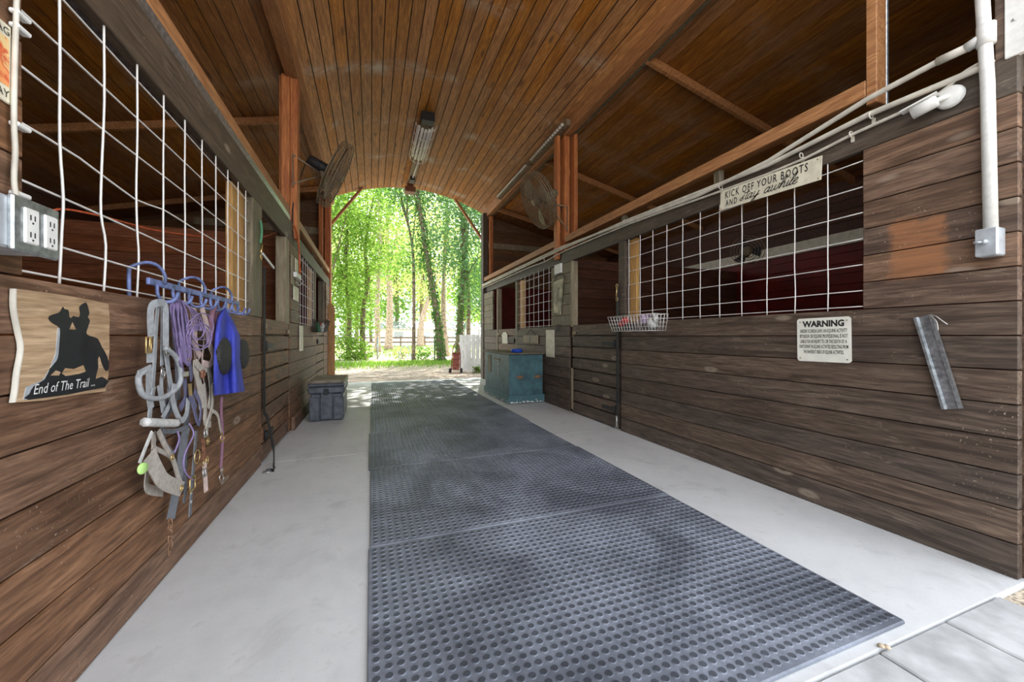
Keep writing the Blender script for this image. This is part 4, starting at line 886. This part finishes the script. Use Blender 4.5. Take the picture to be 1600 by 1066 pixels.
# ------------------------------------------------------------------ wire baskets
def basket(label, X0, side, y0, y1, z1, depth, hgt, split, mat, nw=12):
    t = thing('wire_basket', label, 'basket', (X0, (y0+y1)/2, z1-hgt))
    s = side; xo = X0+s*depth; xi = xo-s*depth*.25; ins = .035
    g = MB(); g.tube([(X0,y0,z1),(X0,y1,z1),(xo,y1,z1),(xo,y0,z1)], .0035, 6, True); g.tube([(X0,y0+ins,z1-hgt),(X0,y1-ins,z1-hgt),(xi,y1-ins,z1-hgt),(xi,y0+ins,z1-hgt)], .003, 6, True); g.build('rim', mat, t)
    g = MB()
    for k in range(nw+1):
        u = k/nw; yt = y0+(y1-y0)*u; yb = y0+ins+(y1-y0-2*ins)*u; g.tube([(xo,yt,z1),(xi,yb,z1-hgt),(X0,yb,z1-hgt)], .0022, 5); g.tube([(X0,yt,z1),(X0,yb,z1-hgt)], .0022, 5)
    for k in range(1, 4):
        v = k/4; z = z1-hgt*v; a = ins*v; xx = xo+(xi-xo)*v; g.tube([(X0,y0+a,z),(xx,y0+a,z),(xx,y1-a,z),(X0,y1-a,z)], .0018, 5)
    for k in range(1, 4):
        xx = X0+(xo-X0)*k/4; xb = X0+(xi-X0)*k/4; g.tube([(xx,y0,z1),(xb,y0+ins,z1-hgt)], .002, 5); g.tube([(xx,y1,z1),(xb,y1-ins,z1-hgt)], .002, 5)
    g.build('wire_mesh', mat, t)
    if split:
        g = MB()
        for k in range(5): xx = X0+(xo-X0)*k/4; xb = X0+(xi-X0)*k/4; g.tube([(xx,split,z1),(xb,split,z1-hgt)], .0022, 5)
        g.build('divider', mat, t)
    return t
basket('white wire basket split in two, hung on the right wall beside the grid', 2.60, -1, 2.86, 3.60, 1.262, .16, .155, 3.26, M['wire'], 15)
def blob(mb, c, r, sc=(1,1,1), n=9, jit=.25):
    vs = []; R = []
    for i in range(1, n//2+1):
        ph = math.pi*i/(n//2+1)
        for k in range(n): th = 2*math.pi*k/n; q = r*(1+random.uniform(-jit, jit)); vs.append((c[0]+sc[0]*q*math.sin(ph)*math.cos(th), c[1]+sc[1]*q*math.sin(ph)*math.sin(th), c[2]+sc[2]*q*math.cos(ph)))
    m_ = n//2; fs = [(i*n+k, i*n+(k+1)%n, (i+1)*n+(k+1)%n, (i+1)*n+k) for i in range(m_-1) for k in range(n)]
    fs += [tuple(range(n))[::-1], tuple((m_-1)*n+k for k in range(n))]; mb.add(vs, fs, True)
M['redcloth'] = simple('red_cloth', (.65,.04,.04), .6, var=.3, scale=40); M['lilac'] = simple('lilac_cloth', (.45,.33,.48), .7, var=.4, scale=45); M['paleitem'] = simple('pale_plastic_wrap', (.62,.62,.60), .3, var=.3, scale=45)
g = MB(); blob(g, (2.535, 3.42, 1.215), .05, (.8,1.15,.85)); blob(g, (2.55, 3.50, 1.19), .035); tag(g.build('red_brush', M['redcloth'], org=(2.53,3.42,1.13)), 'bright red crumpled item in the left half of the white wire basket', 'grooming item')
g = MB(); blob(g, (2.53, 3.10, 1.22), .055, (.8,1.2,1.)); tag(g.build('lilac_bag', M['lilac'], org=(2.53,3.1,1.17)), 'lilac crumpled bag in the right half of the white wire basket', 'bag')
g = MB(); blob(g, (2.535, 3.0, 1.175), .055, (.8,.9,1.1)); blob(g, (2.54, 2.96, 1.225), .04, (.8,.9,1.1)); tag(g.build('clear_bag', M['paleitem'], org=(2.53,3.0,1.12)), 'pale clear wrapper beside the lilac bag in the white wire basket', 'bag')
g = MB(); blob(g, (2.54, 3.33, 1.145), .035, (1,1.6,.7)); tag(g.build('dark_cloth', M['blackpaint'], org=(2.54,3.33,1.12)), 'dark rolled cloth at the bottom of the white wire basket', 'cloth')
basket('dark wire basket full of small bottles hung on the far left wall', -.835, 1, 6.45, 7.0, 1.31, .20, .19, None, simple('dark_wire', (.10,.09,.08), .5, .5), 11)
random.seed(21)
for k, (c, nm) in enumerate((((.03,.16,.07),'dark green'), ((.75,.75,.72),'white'), ((.62,.06,.03),'red'), ((.02,.03,.03),'black'), ((.10,.42,.22),'bright green'), ((.70,.68,.60),'cream'))):
    y = 6.53+.075*k; x = -.75+.04*(k % 2); g = MB(); g.lathe([(0,0),(.028,0),(.030,.01),(.030,.10),(.012,.125),(.012,.145),(0,.146)], (x, y, 1.125), (.15*(k%3-1), .2*(k%2), 1), 14)
    tag(g.build('grooming_bottle', simple('bottle_'+nm.replace(' ','_'), c, .35), org=(x, y, 1.125)), nm+' bottle in the dark wire basket on the left wall', 'bottle', 'bottles in the dark wire basket')

# ------------------------------------------------------------------ ceiling light, strip lights
t = thing('ceiling_light', 'long caged fluorescent light fixture under the middle of the arched ceiling', 'light', (.84, 7.5, 4.5))
g = MB(); g.bbox(.77, .91, 6.15, 8.75, 4.50, 4.56, .006); g.build('housing', M['dustmetal'], t)
g = MB(); g.bbox(.74, .94, 6.10, 6.28, 4.44, 4.58, .006); g.build('end_cap', M['blackpaint'], t); g = MB(); g.bbox(.79, .89, 8.5, 8.7, 4.42, 4.5, .004); g.build('end_cap', M['blackpaint'], t)
for x, z in ((.735,4.47),(.785,4.43),(.84,4.415),(.895,4.43),(.945,4.47)):
    g = MB(); g.cyl((x,6.36,z), (x,7.48,z), .021, 12); g.build('lamp_tube', M['tube'], t)
g = MB()
for k in range(7):
    a = math.pi*(k/6); x = .84-.165*math.cos(a); z = 4.50-.14*math.sin(a); g.tube([(x,6.32,z),(x,7.52,z)], .006, 5)
for y in (6.32, 6.62, 6.92, 7.22, 7.52): g.tube([(.84-.165*math.cos(math.pi*k/10), y, 4.50-.14*math.sin(math.pi*k/10)) for k in range(11)], .006, 5)
g.build('wire_cage', M['wire'], t)
g = MB(); g.cyl((.86,7.56,4.47), (.84,8.65,4.47), .016, 10); g.build('lower_tube', M['tube'], t)
t = thing('flood_light', 'brown box light at the top of the far arch', 'light', (.84, 9.3, 4.45))
g = MB(); g.bbox(.73, .97, 9.12, 9.36, 4.40, 4.52, .01); g.bbox(.78, .92, 9.16, 9.3, 4.52, 4.60, .004); g.build('housing', M['leather'], t)
for y0, y1, lb in ((4.85, 6.15, 'dusty strip light with a ribbed guard high on the right beam, nearer one'), (6.25, 8.0, 'dusty strip light high on the right beam, farther one')):
    t = thing('strip_light', lb, 'light', (2.60, (y0+y1)/2, 4.05))
    g = MB(); g.bbox(2.60, 2.675, y0, y1, 4.06, 4.15, .004); g.build('housing', M['dustmetal'], t)
    g = MB(); g.cyl((2.575, y0+.06, 4.09), (2.575, y1-.06, 4.09), .019, 12); g.build('lamp_tube', M['tube'], t)
    g = MB(); n = int((y1-y0)/.075)
    for k in range(n+1): y = y0+(y1-y0)*k/n; g.tube([(2.60,y,4.14),(2.555,y,4.13),(2.545,y,4.07),(2.60,y,4.045)], .005 if y0 < 6 else .003, 5)
    g.build('guard', M['dustmetal'], t)

# ------------------------------------------------------------------ barrel fans
def fan(label, C, nrm, R, post_pt, dark):
    C = Vector(C); nrm = Vector(nrm).normalized(); t = thing('barrel_fan', label, 'fan', tuple(C))
    u = Vector((0,0,1)).cross(nrm).normalized(); w = nrm.cross(u); D = .10
    pt = lambda r, a, h: C+nrm*h+(u*math.cos(a)+w*math.sin(a))*r
    for h0, s, nm in ((D/2, 1, 'front_guard'), (-D/2, -1, 'rear_guard')):
        g = MB()
        for i in range(1, 19): r = R*(i/18)**.9; g.tube([pt(r, 2*math.pi*k/36, h0+s*.035*(1-(r/R)**2)) for k in range(36)], .0022, 4, True)
        for k in range(12): a = 2*math.pi*k/12; g.tube([pt(r*R, a, h0+s*.035*(1-r*r)) for r in (.1,.4,.7,.9,1)], .003, 4)
        g.build(nm, M['dustmetal'], t)
    g = MB(); n = 40
    for h in (-D/2, -.02, .02, D/2): g.tube([pt(R, 2*math.pi*k/n, h) for k in range(n)], .005, 5, True)
    for k in range(28): a = 2*math.pi*k/28; g.tube([pt(R, a, -D/2), pt(R, a, D/2)], .003, 4)
    g.build('side_ring', M['dustmetal'], t)
    for k in range(3):
        g = MB(); a0 = 2*math.pi*k/3; rows = []
        for i in range(7):
            r = .07+(R*.9-.07)*i/6; wd = .35+.15*math.sin(math.pi*i/6)
            rows.append([pt(r, a0-wd, -.03), pt(r, a0, 0), pt(r, a0+wd, .03)])
        vs = [p for r in rows for p in r]; vs2 = [p+nrm*.003 for p in vs]
        g.add(vs+vs2, [(i*3+j, i*3+j+1, i*3+j+4, i*3+j+3) for i in range(6) for j in range(2)]+[(21+i*3+j, 21+i*3+j+3, 21+i*3+j+4, 21+i*3+j+1) for i in range(6) for j in range(2)], True)
        g.build('blade', M['dustmetal'], t)
    g = MB(); g.lathe([(0,.11),(.05,.11),(.055,.09),(.055,-.02),(0,-.02)], C-nrm*.02, nrm, 16); g.build('hub', M['dustmetal'], t)
    g = MB(); g.lathe([(0,-.34),(.05,-.335),(.068,-.31),(.07,-.12),(.05,-.09),(0,-.09)], C, nrm, 20); g.ring(C-nrm*.2, nrm, .072, .005, 20); g.build('motor', M['black'] if dark else M['greywood'], t)
    g = MB(); P = Vector(post_pt); E = C-nrm*.16+Vector((0,0,-.09)); g.tube([P+Vector((0,0,.05)), E], .011, 6); g.tube([P+Vector((0,0,-.28)), E], .011, 6)
    g.beam(P+Vector((0,0,.06)), P+Vector((0,0,-.32)), .03, .008); g.lathe([(0,-.04),(.045,-.04),(.045,.04),(0,.04)], E, (0,0,1), 12); g.build('bracket', M['dustmetal'], t)
    g = MB(); g.tube(smooth([C-nrm*.33, C-nrm*.38+Vector((0,0,-.1)), P+Vector((0,.02,-.5)), P+Vector((0,.02,-.95))], 6), .006, 6); g.build('power_cord', M['black'], t)
fan('dusty barrel fan on the left post, seen edge-on with a black motor', (-.42, 5.32, 3.09), (.907,.07,-.404), .42, (-.84, 4.99, 3.08), True)
fan('dusty round barrel fan on the right posts, tilted down toward the aisle', (2.32, 5.20, 3.06), (-.891,.046,-.445), .41, (2.72, 5.05, 2.92), False)
# small fan inside the right stall
t = thing('box_fan', 'dark round fan hanging inside the right stall behind the grid', 'fan', (4.2, 4.2, 1.75))
C = ond(1168, 392, 5.6); g = MB()
for R in (.06,.10,.14,.18,.22): g.ring(C, (-.6,-.8,0), R, .005, 28, 5)
g.build('guard', M['dustmetal'], t)
g = MB(); g.lathe([(0,.0),(.07,.0),(.08,.12),(.06,.2),(0,.2)], C, (.6,.8,0), 16); g.build('motor', M['greywood'], t)
g = MB()
for k in range(3):
    a = 2*math.pi*k/3; u = Vector((.8,-.6,0)); w = Vector((0,0,1)); g.prism([C+Vector((.03,.04,0))+(u*math.cos(a+d)+w*math.sin(a+d))*r for r, d in ((.04,-.5),(.2,-.45),(.2,.35),(.04,.5))], (.006,.008,0))
g.build('blade', M['blackpaint'], t)
g = MB(); g.tube([C+Vector((.1,.13,0)), C+Vector((.15,.2,.5)), C+Vector((.15,.2,1.6))], .012, 6); g.build('hanger', M['dustmetal'], t)
# ------------------------------------------------------------------ outdoors beyond the far doorway
random.seed(3)
def leafmat(name, c1, c2):
    m = bpy.data.materials.new(name); m.use_nodes = True; n = m.node_tree.nodes; l = m.node_tree.links; n.clear()
    o = n.new('ShaderNodeOutputMaterial'); d = n.new('ShaderNodeBsdfDiffuse'); tr = n.new('ShaderNodeBsdfTranslucent'); mx = n.new('ShaderNodeMixShader'); geo = n.new('ShaderNodeNewGeometry')
    c = mix(n, l, geo.outputs['Random Per Island'], c1, c2); l.new(c, d.inputs[0])
    hs = n.new('ShaderNodeHueSaturation'); hs.inputs['Value'].default_value = 1.5; hs.inputs['Saturation'].default_value = 1.05; l.new(c, hs.inputs['Color']); l.new(hs.outputs[0], tr.inputs[0])
    mx.inputs[0].default_value = .5; l.new(d.outputs[0], mx.inputs[1]); l.new(tr.outputs[0], mx.inputs[2]); l.new(mx.outputs[0], o.inputs[0]); return m
M['leafA'] = leafmat('bright_green_leaves', (.10,.21,.035), (.25,.37,.08))
M['leafB'] = leafmat('mid_green_leaves', (.07,.17,.035), (.18,.31,.07))
M['leafC'] = leafmat('yellow_green_leaves', (.28,.36,.10), (.48,.52,.20))
M['leafD'] = leafmat('blue_green_leaves', (.07,.16,.07), (.17,.29,.13))
M['bark'] = simple('brown_bark', (.20,.15,.10), .9, var=.35, scale=9, bump=.6)
M['barkp'] = simple('pale_bark', (.38,.30,.22), .9, var=.25, scale=9, bump=.6)
M['ivy'] = leafmat('ivy_leaves', (.04,.12,.03), (.10,.22,.05))
def leaves(mb, cen, rad, n, size, clusters=60, hollow=.5):
    cs = []
    for _ in range(clusters):
        while True:
            p = Vector((random.uniform(-1,1), random.uniform(-1,1), random.uniform(-1,1)))
            if hollow < p.length < 1: break
        cs.append(Vector((cen[0]+p.x*rad[0], cen[1]+p.y*rad[1], cen[2]+p.z*rad[2])))
    sp = .28*min(rad)
    for _ in range(n):
        c = random.choice(cs); p = c+Vector((random.gauss(0,sp), random.gauss(0,sp), random.gauss(0,sp*.7)))
        a = Vector((random.gauss(0,1), random.gauss(0,1), random.gauss(0,.6)-.3)).normalized(); b = a.cross(Vector((random.gauss(0,1), random.gauss(0,1), random.gauss(0,1)))).normalized()
        s = size*random.uniform(.6, 1.3)
        v = len(mb.v); mb.v += [tuple(p), tuple(p+a*s*.5+b*s*.28), tuple(p+a*s), tuple(p+a*s*.5-b*s*.28)]; mb.f.append([v,v+1,v+2,v+3]); mb.mi.append(0); mb.sm.append(False)
def tree(label, base, path, r0, crowns, leafm, barkm, group=None, n=5000, size=.13, cl=60, ivy=False, branches=4):
    base = Vector(base); t = thing('tree', label, 'tree', tuple(base), group)
    pts = smooth([base+Vector(p) for p in path], 5); k = len(pts)
    g = MB(); g.tube(pts, [r0*(1.25 if i == 0 else 1-.75*i/k) for i in range(k)], 9)
    for _ in range(branches):
        i = random.randint(k//3, k-2); a = pts[i]; c = Vector(random.choice(crowns)[0])+base+Vector((random.uniform(-1,1), random.uniform(-1,1), random.uniform(-.5,1)))
        g.tube(smooth([a, (a+c)/2+Vector((0,0,.3)), c], 4), [r0*.35*(1-.1*j) for j in range(9)], 6)
    g.build('trunk', barkm, t)
    g = MB(); tot = sum(q[1][0]*q[1][1]*q[1][2] for q in crowns)
    for c, rad in crowns: leaves(g, base+Vector(c), rad, int(n*rad[0]*rad[1]*rad[2]/tot), size, cl)
    g.build('foliage', leafm, t)
    if ivy:
        g = MB()
        for _ in range(1500):
            i = random.randrange(k-1); p = pts[i].lerp(pts[i+1], random.random()); a = random.uniform(0, 6.3); d = Vector((math.cos(a), math.sin(a), 0)); p = p+d*(r0*1.05)
            s = .09; e = Vector((-d.y, d.x, 0)); v = len(g.v); dn = Vector((0,0,-1))+d*.4; g.v += [tuple(p), tuple(p+dn*s*.5+e*s*.4), tuple(p+dn*s), tuple(p+dn*s*.5-e*s*.4)]; g.f.append([v,v+1,v+2,v+3]); g.mi.append(0); g.sm.append(False)
        g.build('ivy', M['ivy'], t)
    return t
def gp(px, w): u = (px-PX)/F*w; return (u*CT+w*ST, -u*ST+w*CT, -.05)
tree('leafy tree with low bright green branches at the left of the far doorway', gp(544, 18.3), [(0,0,0),(.05,0,2),(-.1,.1,4),(0,0,7)], .13, [((-.6,0,2.6),(1.5,1.2,1.7)),((.2,0,5.2),(1.7,1.4,1.6)),((-1.2,0,7.2),(2.,1.5,1.5))], M['leafA'], M['bark'], n=7500, size=.15, cl=90)
tree('dark forked tree beside the bright leafy one, second from the left', gp(567, 18.9), [(0,0,0),(.0,0,2.2),(.25,0,4),(.1,0,5.5),(.5,0,8)], .15, [((0,.2,2.4),(.9,1.,1.3)),((0,0,7.8),(1.8,1.4,1.6)),((-.5,.5,4.6),(1.,1.,1.))], M['leafA'], M['bark'], n=4200, size=.15)
tree('slim straight dark tree standing in the middle of the clearing edge', gp(646, 16.6), [(0,0,0),(.02,0,2.5),(-.05,0,5),(-.5,0,7),(-.9,.1,9)], .085, [((.3,.4,4.6),(1.2,1.,.9)),((-.4,0,8.2),(1.8,1.4,1.4))], M['leafB'], M['bark'], n=3600, size=.14)
tree('thick ivy-covered tree leaning left in the right half of the doorway', gp(690, 16.3), [(0,0,0),(-.12,0,1.3),(-.35,0,3),(-.7,0,5),(-1.1,0,8)], .19, [((-.2,.3,4.9),(1.4,1.2,1.1)),((-.6,0,7.6),(2.,1.4,1.5))], M['leafD'], M['bark'], n=5200, size=.13, ivy=True, cl=80)
tree('pale barked tree just right of the ivy tree', gp(697, 21.5), [(0,0,0),(-.15,0,2.5),(-.1,0,5),(.1,0,9)], .19, [((.2,.5,6.2),(2.,1.5,1.6)),((.5,0,9),(2.2,1.5,1.6))], M['leafC'], M['barkp'], n=4200, size=.15)
tree('dark tree behind the white fence panel', gp(717, 18.4), [(0,0,0),(.1,0,2.5),(.25,0,5),(.2,0,9)], .20, [((.5,0,5.2),(1.3,1.3,1.7)),((.2,0,8),(2.2,1.5,1.5))], M['leafD'], M['bark'], n=5200, size=.13, ivy=True, cl=80)
tree('thin tree rising behind the right post of the far doorway', gp(731, 20), [(0,0,0),(.05,0,3),(-.1,0,6),(0,0,9)], .12, [((.3,0,3.6),(1.2,1.,1.5)),((0,.5,7.5),(1.8,1.5,2.))], M['leafB'], M['bark'], n=4500, size=.14)
tree('leafy tree hidden behind the left wall end', gp(500, 17), [(0,0,0),(.1,0,3),(0,0,6)], .16, [((0,0,3.5),(2.,1.5,2.)),((.5,0,6.5),(2.2,1.6,1.8))], M['leafA'], M['bark'], n=6500, size=.15, cl=90)
tree('leafy tree hidden behind the right wall end', gp(790, 18), [(0,0,0),(.1,0,3),(0,0,7)], .16, [((0,0,3.6),(2.,1.5,2.)),((0,0,7),(2.4,1.6,1.8))], M['leafD'], M['bark'], n=5000, size=.15)
tree('brown trunk tree farther back left of centre', gp(607, 31), [(0,0,0),(.1,0,4),(-.1,0,8),(0,0,13)], .32, [((-1,0,9.5),(3.2,2.5,2.4)),((1,0,13),(3.4,2.5,2.4)),((0,1,6),(2.2,2,1.4))], M['leafC'], M['barkp'], n=5200, size=.24)
tree('leaning bare-limbed tree far back in the clearing right of centre', gp(657, 42), [(0,0,0),(.1,0,2.5),(.8,0,5),(2.2,0,8)], .42, [((1.2,0,8),(3.5,2.5,2.2)),((0,2,13),(5,3,3.4))], M['leafC'], M['barkp'], n=4500, size=.30)
tree('tree with reddish bark far back left of the slim one', gp(590, 27), [(0,0,0),(0,0,4),(.2,0,8),(0,0,11)], .22, [((0,0,6.6),(2.2,2,1.8)),((-.5,0,10),(3,2.,2.2))], M['leafA'], M['barkp'], n=4600, size=.2)
# the wood far behind, copies of three trees that nothing tells apart
GRP = 'trees of the far wood behind the clearing'; LB = 'tall green tree of the far wood behind the sunny clearing'
protos = []
for k in range(3):
    H = (15, 18, 13)[k]
    protos.append(tree(LB, (0,0,0), [(0,0,0),(.2,0,H*.3),(-.2,0,H*.6),(.1,0,H)], .3, [((0,0,H*.55),(3.5,2.5,H*.22)),((.5,0,H*.85),(4.2,2.8,H*.2)),((-1,1,H*.3),(2.6,2.2,H*.13))], (M['leafB'], M['leafC'], M['leafA'])[k], M['bark'], GRP, n=2900, size=.42, cl=60, branches=6))
spots = [(-30,60),(-24,50),(-17,58),(-12,46),(-6,54),(-2,64),(3,49),(7,58),(12,50),(17,60),(22,52),(28,58),(34,50),(-9,68),(0,76),(9,72),(18,76),(26,70),(-20,72),(5,88),(15,90),(-5,90),(25,92)]
for k, (x, y) in enumerate(spots):
    o = protos[k] if k < 3 else dup(protos[k % 3]); o.location = (x+ (y-50)*.0, y, -.05); o.rotation_euler = (0,0,random.uniform(0,6.28))
# unseen overhead trees added just outside so their crowns dapple the doorway
tree('big unseen tree added left of the far doorway to dapple its floor', (-4.6, 14.2, -.05), [(0,0,0),(.2,-.2,3.5),(1,-.4,7),(1.6,-.5,9.5)], .3, [((2.8,-.6,9.0),(3.4,2.6,1.6)),((.2,0,8),(2.8,2.6,1.7))], M['leafB'], M['bark'], n=11000, size=.20, cl=80)
tree('big unseen tree added right of the far doorway to dapple its floor', (7.2, 14.8, -.05), [(0,0,0),(-.2,0,3.5),(-1,-.2,7),(-1.6,0,9.5)], .3, [((-3.4,-.4,9.3),(3.4,2.8,1.3)),((.2,0,8),(2.4,2.4,1.7))], M['leafB'], M['bark'], n=15000, size=.22, cl=110)
# shrubs and grass along the clearing edge
def bush(label, px, w, rad, n, lm, size=.12):
    c = gp(px, w); t = thing('shrub', label, 'shrub', c); g = MB(); leaves(g, (c[0], c[1], rad[2]*.8), rad, n, size, 30, 0.2); g.build('foliage', lm, t)
    g = MB()
    for k in range(6): g.tube([(c[0]+random.uniform(-.2,.2), c[1]+random.uniform(-.1,.1), -.05), (c[0]+random.uniform(-.6,.6)*rad[0], c[1], rad[2]*1.1)], .012, 5)
    g.build('stem', M['bark'], t)
bush('low leafy shrub at the foot of the left trees', 553, 17.6, (.9,.6,.75), 900, M['leafA'], .16)
bush('small weedy shrub right of the wire hoop', 662, 17.4, (.5,.4,.3), 260, M['leafB'])
bush('small weedy shrub beside the slim tree', 630, 19, (.6,.4,.3), 240, M['leafC'])
bush('green weeds at the foot of the white fence', 745, 11.35, (.16,.12,.12), 160, M['leafA'], .06)
random.seed(5)
g = MB()
def blade(x, y, z, h):
    a = random.uniform(0, 6.28); d = Vector((math.cos(a), math.sin(a), 0)); e = Vector((-d.y, d.x, 0)); b = Vector((x, y, z)); v = len(g.v)
    g.v += [tuple(b-e*h*.12), tuple(b+e*h*.12), tuple(b+d*h*.4+Vector((0,0,h)))]; g.f.append([v,v+1,v+2]); g.mi.append(0); g.sm.append(False)
for _ in range(17000): 
    y = random.gauss(15.7, .8); blade(random.uniform(-7, 11), y, -.04, random.uniform(.05,.17))
for _ in range(4000): blade(random.uniform(-3, 9), random.uniform(12.8, 15), -.03, random.uniform(.02,.05))
for _ in range(9000): 
    y = random.uniform(21, 44); blade(random.uniform(-8, 18), y, -.05, random.uniform(.08,.26))
gr = g.build('grass', M['leafA'], org=(2,16,0)); tag(gr, 'green grass and weeds along the edge of the dirt yard', 'grass'); gr['kind'] = 'stuff'
g = MB()
for _ in range(3800):
    x, y = random.uniform(-6,9), random.uniform(9.6,15.2); a = random.uniform(0,6.28); s = random.uniform(.015,.05); d = Vector((math.cos(a), math.sin(a), random.uniform(-.1,.3)))*s; e = Vector((-math.sin(a), math.cos(a), 0))*s*.45; v = len(g.v); b = Vector((x,y,-.022))
    g.v += [tuple(b-d), tuple(b+e), tuple(b+d), tuple(b-e)]; g.f.append([v,v+1,v+2,v+3]); g.mi.append(0); g.sm.append(False)
lt = g.build('leaf_litter', simple('dry_leaves', (.40,.29,.19), .9, var=.4, scale=3), org=(2,12,0)); tag(lt, 'dry brown leaf litter over the dirt yard beyond the doorway', 'leaf litter'); lt['kind'] = 'stuff'
# white fence panel
M['whitewash'] = wood('whitewashed_boards', (.50,.49,.47), (.74,.73,.71), 'Z', .1, .3)
t = thing('board_fence', 'short whitewashed vertical board fence panel right of the far yard', 'fence', (3.1, 11.1, 0))
a, b = ong(718, 579.5, -.03), Vector(gp(757, 11.2)); d = (b-a); d.z = 0
for k in range(6):
    p = a+d*(k/6); q = a+d*((k+.93)/6); g = MB(); zt = 1.10+random.uniform(-.015,.015); g.prism([(p.x,p.y,-.02),(q.x,q.y,-.02),(q.x,q.y,zt),(p.x,p.y,zt)], (.006,.022,0)); g.build('fence_board', M['whitewash'], t)
g = MB(); g.beam(a+Vector((0,.05,.85)), b+Vector((0,.05,.9)), .04, .08); g.beam(a+Vector((0,.05,.3)), b+Vector((0,.05,.35)), .04, .08); g.build('fence_rail', M['whitewash'], t)
# hand truck
t = thing('hand_truck', 'rusty red hand truck leaning on the white fence panel', 'hand truck', gp(711, 11.6)); c = Vector(gp(712, 11.45)); M['redrust'] = simple('rusty_red_paint', (.26,.07,.045), .7, var=.3, scale=20)
g = MB(); r = Vector((CT,-ST,0)); fw = Vector((ST,CT,0))
for s in (-.13, .13): g.tube(smooth([c+r*s+Vector((0,0,.08)), c+r*(s*.95)+fw*.1+Vector((0,0,.5)), c+r*s*.6+fw*.16+Vector((0,0,.82)), c+r*s*.2+fw*.17+Vector((0,0,.88))], 4), .016, 8)
for z in (.25, .42, .6): g.tube([c+r*-.12+fw*z*.18+Vector((0,0,z)), c+r*.12+fw*z*.18+Vector((0,0,z))], .012, 6)
g.prism([c-r*.1+Vector((0,0,.1)), c+r*.1+Vector((0,0,.1)), c+r*.1+fw*.12+Vector((0,0,.62)), c-r*.1+fw*.12+Vector((0,0,.62))], fw*.01); g.build('frame', M['redrust'], t)
g = MB(); g.prism([c-r*.15-fw*.16+Vector((0,0,.02)), c+r*.15-fw*.16+Vector((0,0,.02)), c+r*.15+Vector((0,0,.02)), c-r*.15+Vector((0,0,.02))], (0,0,.01)); g.build('toe_plate', M['redrust'], t)
for s in (-.17, .17):
    g = MB(); g.lathe([(0,-.03),(.03,-.03),(.08,-.028),(.092,0),(.08,.028),(.03,.03),(0,.03)], c+r*s+fw*.02+Vector((0,0,.07)), r, 18); g.build('wheel', M['black'], t)
# posts, wire hoop, far fence, shed
for px, w, h, lb, m_ in ((590, 18.6, 1.0, 'grey-blue fence post at the left of the clearing edge', 'galv'), (679, 16.4, 1.05, 'thin green metal fence post left of the ivy tree', 'leafpost')):
    if m_ == 'leafpost': M['leafpost'] = simple('green_metal_post', (.07,.11,.06), .6)
    c = gp(px, w); g = MB(); g.tube([c, (c[0], c[1], h)], .04 if m_ == 'galv' else .028, 8); g.box(c[0]-.03, c[0]+.03, c[1]-.03, c[1]+.03, h-.02, h+.01); tag(g.build('fence_post', M[m_], org=c), lb, 'post')
c = Vector(gp(633, 16.4)); t = thing('wire_hoop', 'arched grey wire hoop standing in the weeds', 'wire hoop', tuple(c)); g = MB()
for s in (0, .12): g.tube(smooth([c+r*-.30+fw*s, c+r*-.26+fw*s+Vector((0,0,.4)), c+r*-.1+fw*s+Vector((0,0,.68)), c+r*.08+fw*s+Vector((0,0,.66)), c+r*.22+fw*s+Vector((0,0,.35)), c+r*.28+fw*s], 5), .012, 6)
g.build('hoop', M['galv'], t); g = MB()
for z in (.15,.35): g.tube([c+r*-.27+Vector((0,0,z)), c+r*.25+Vector((0,0,z))], .006, 5)
g.build('cross_wire', M['galv'], t)
t = thing('rail_fence', 'low brown rail fence far across the clearing', 'fence', (8, 44, 0))
for k in range(14):
    g = MB(); x = -10+2.6*k; g.bbox(x, x+.14, 44, 44.14, -.05, 1.1, .01); g.build('fence_post', M['bark'], t)
g = MB(); g.box(-10, 24, 43.97, 44.0, .35, .5); g.box(-10, 24, 43.97, 44.0, .85, 1.0); g.build('fence_rail', M['bark'], t)
t = thing('shed', 'low white building far behind the clearing trees', 'building', (4, 47, 0)); g = MB(); g.bbox(.5, 12.5, 46, 50, -.05, 2.0, .02); g.build('wall', M['signwhite'], t)
g = MB(); g.prism([(.2,45.6,1.95),(.2,50.4,1.95),(.2,48,2.9)], (12.6,0,0)); g.build('roof', M['galv'], t)
for x in (2.5, 5.5, 9): 
    g = MB(); g.box(x, x+1, 45.97, 46.0, .8, 1.6); g.build('window', M['galv'], t)
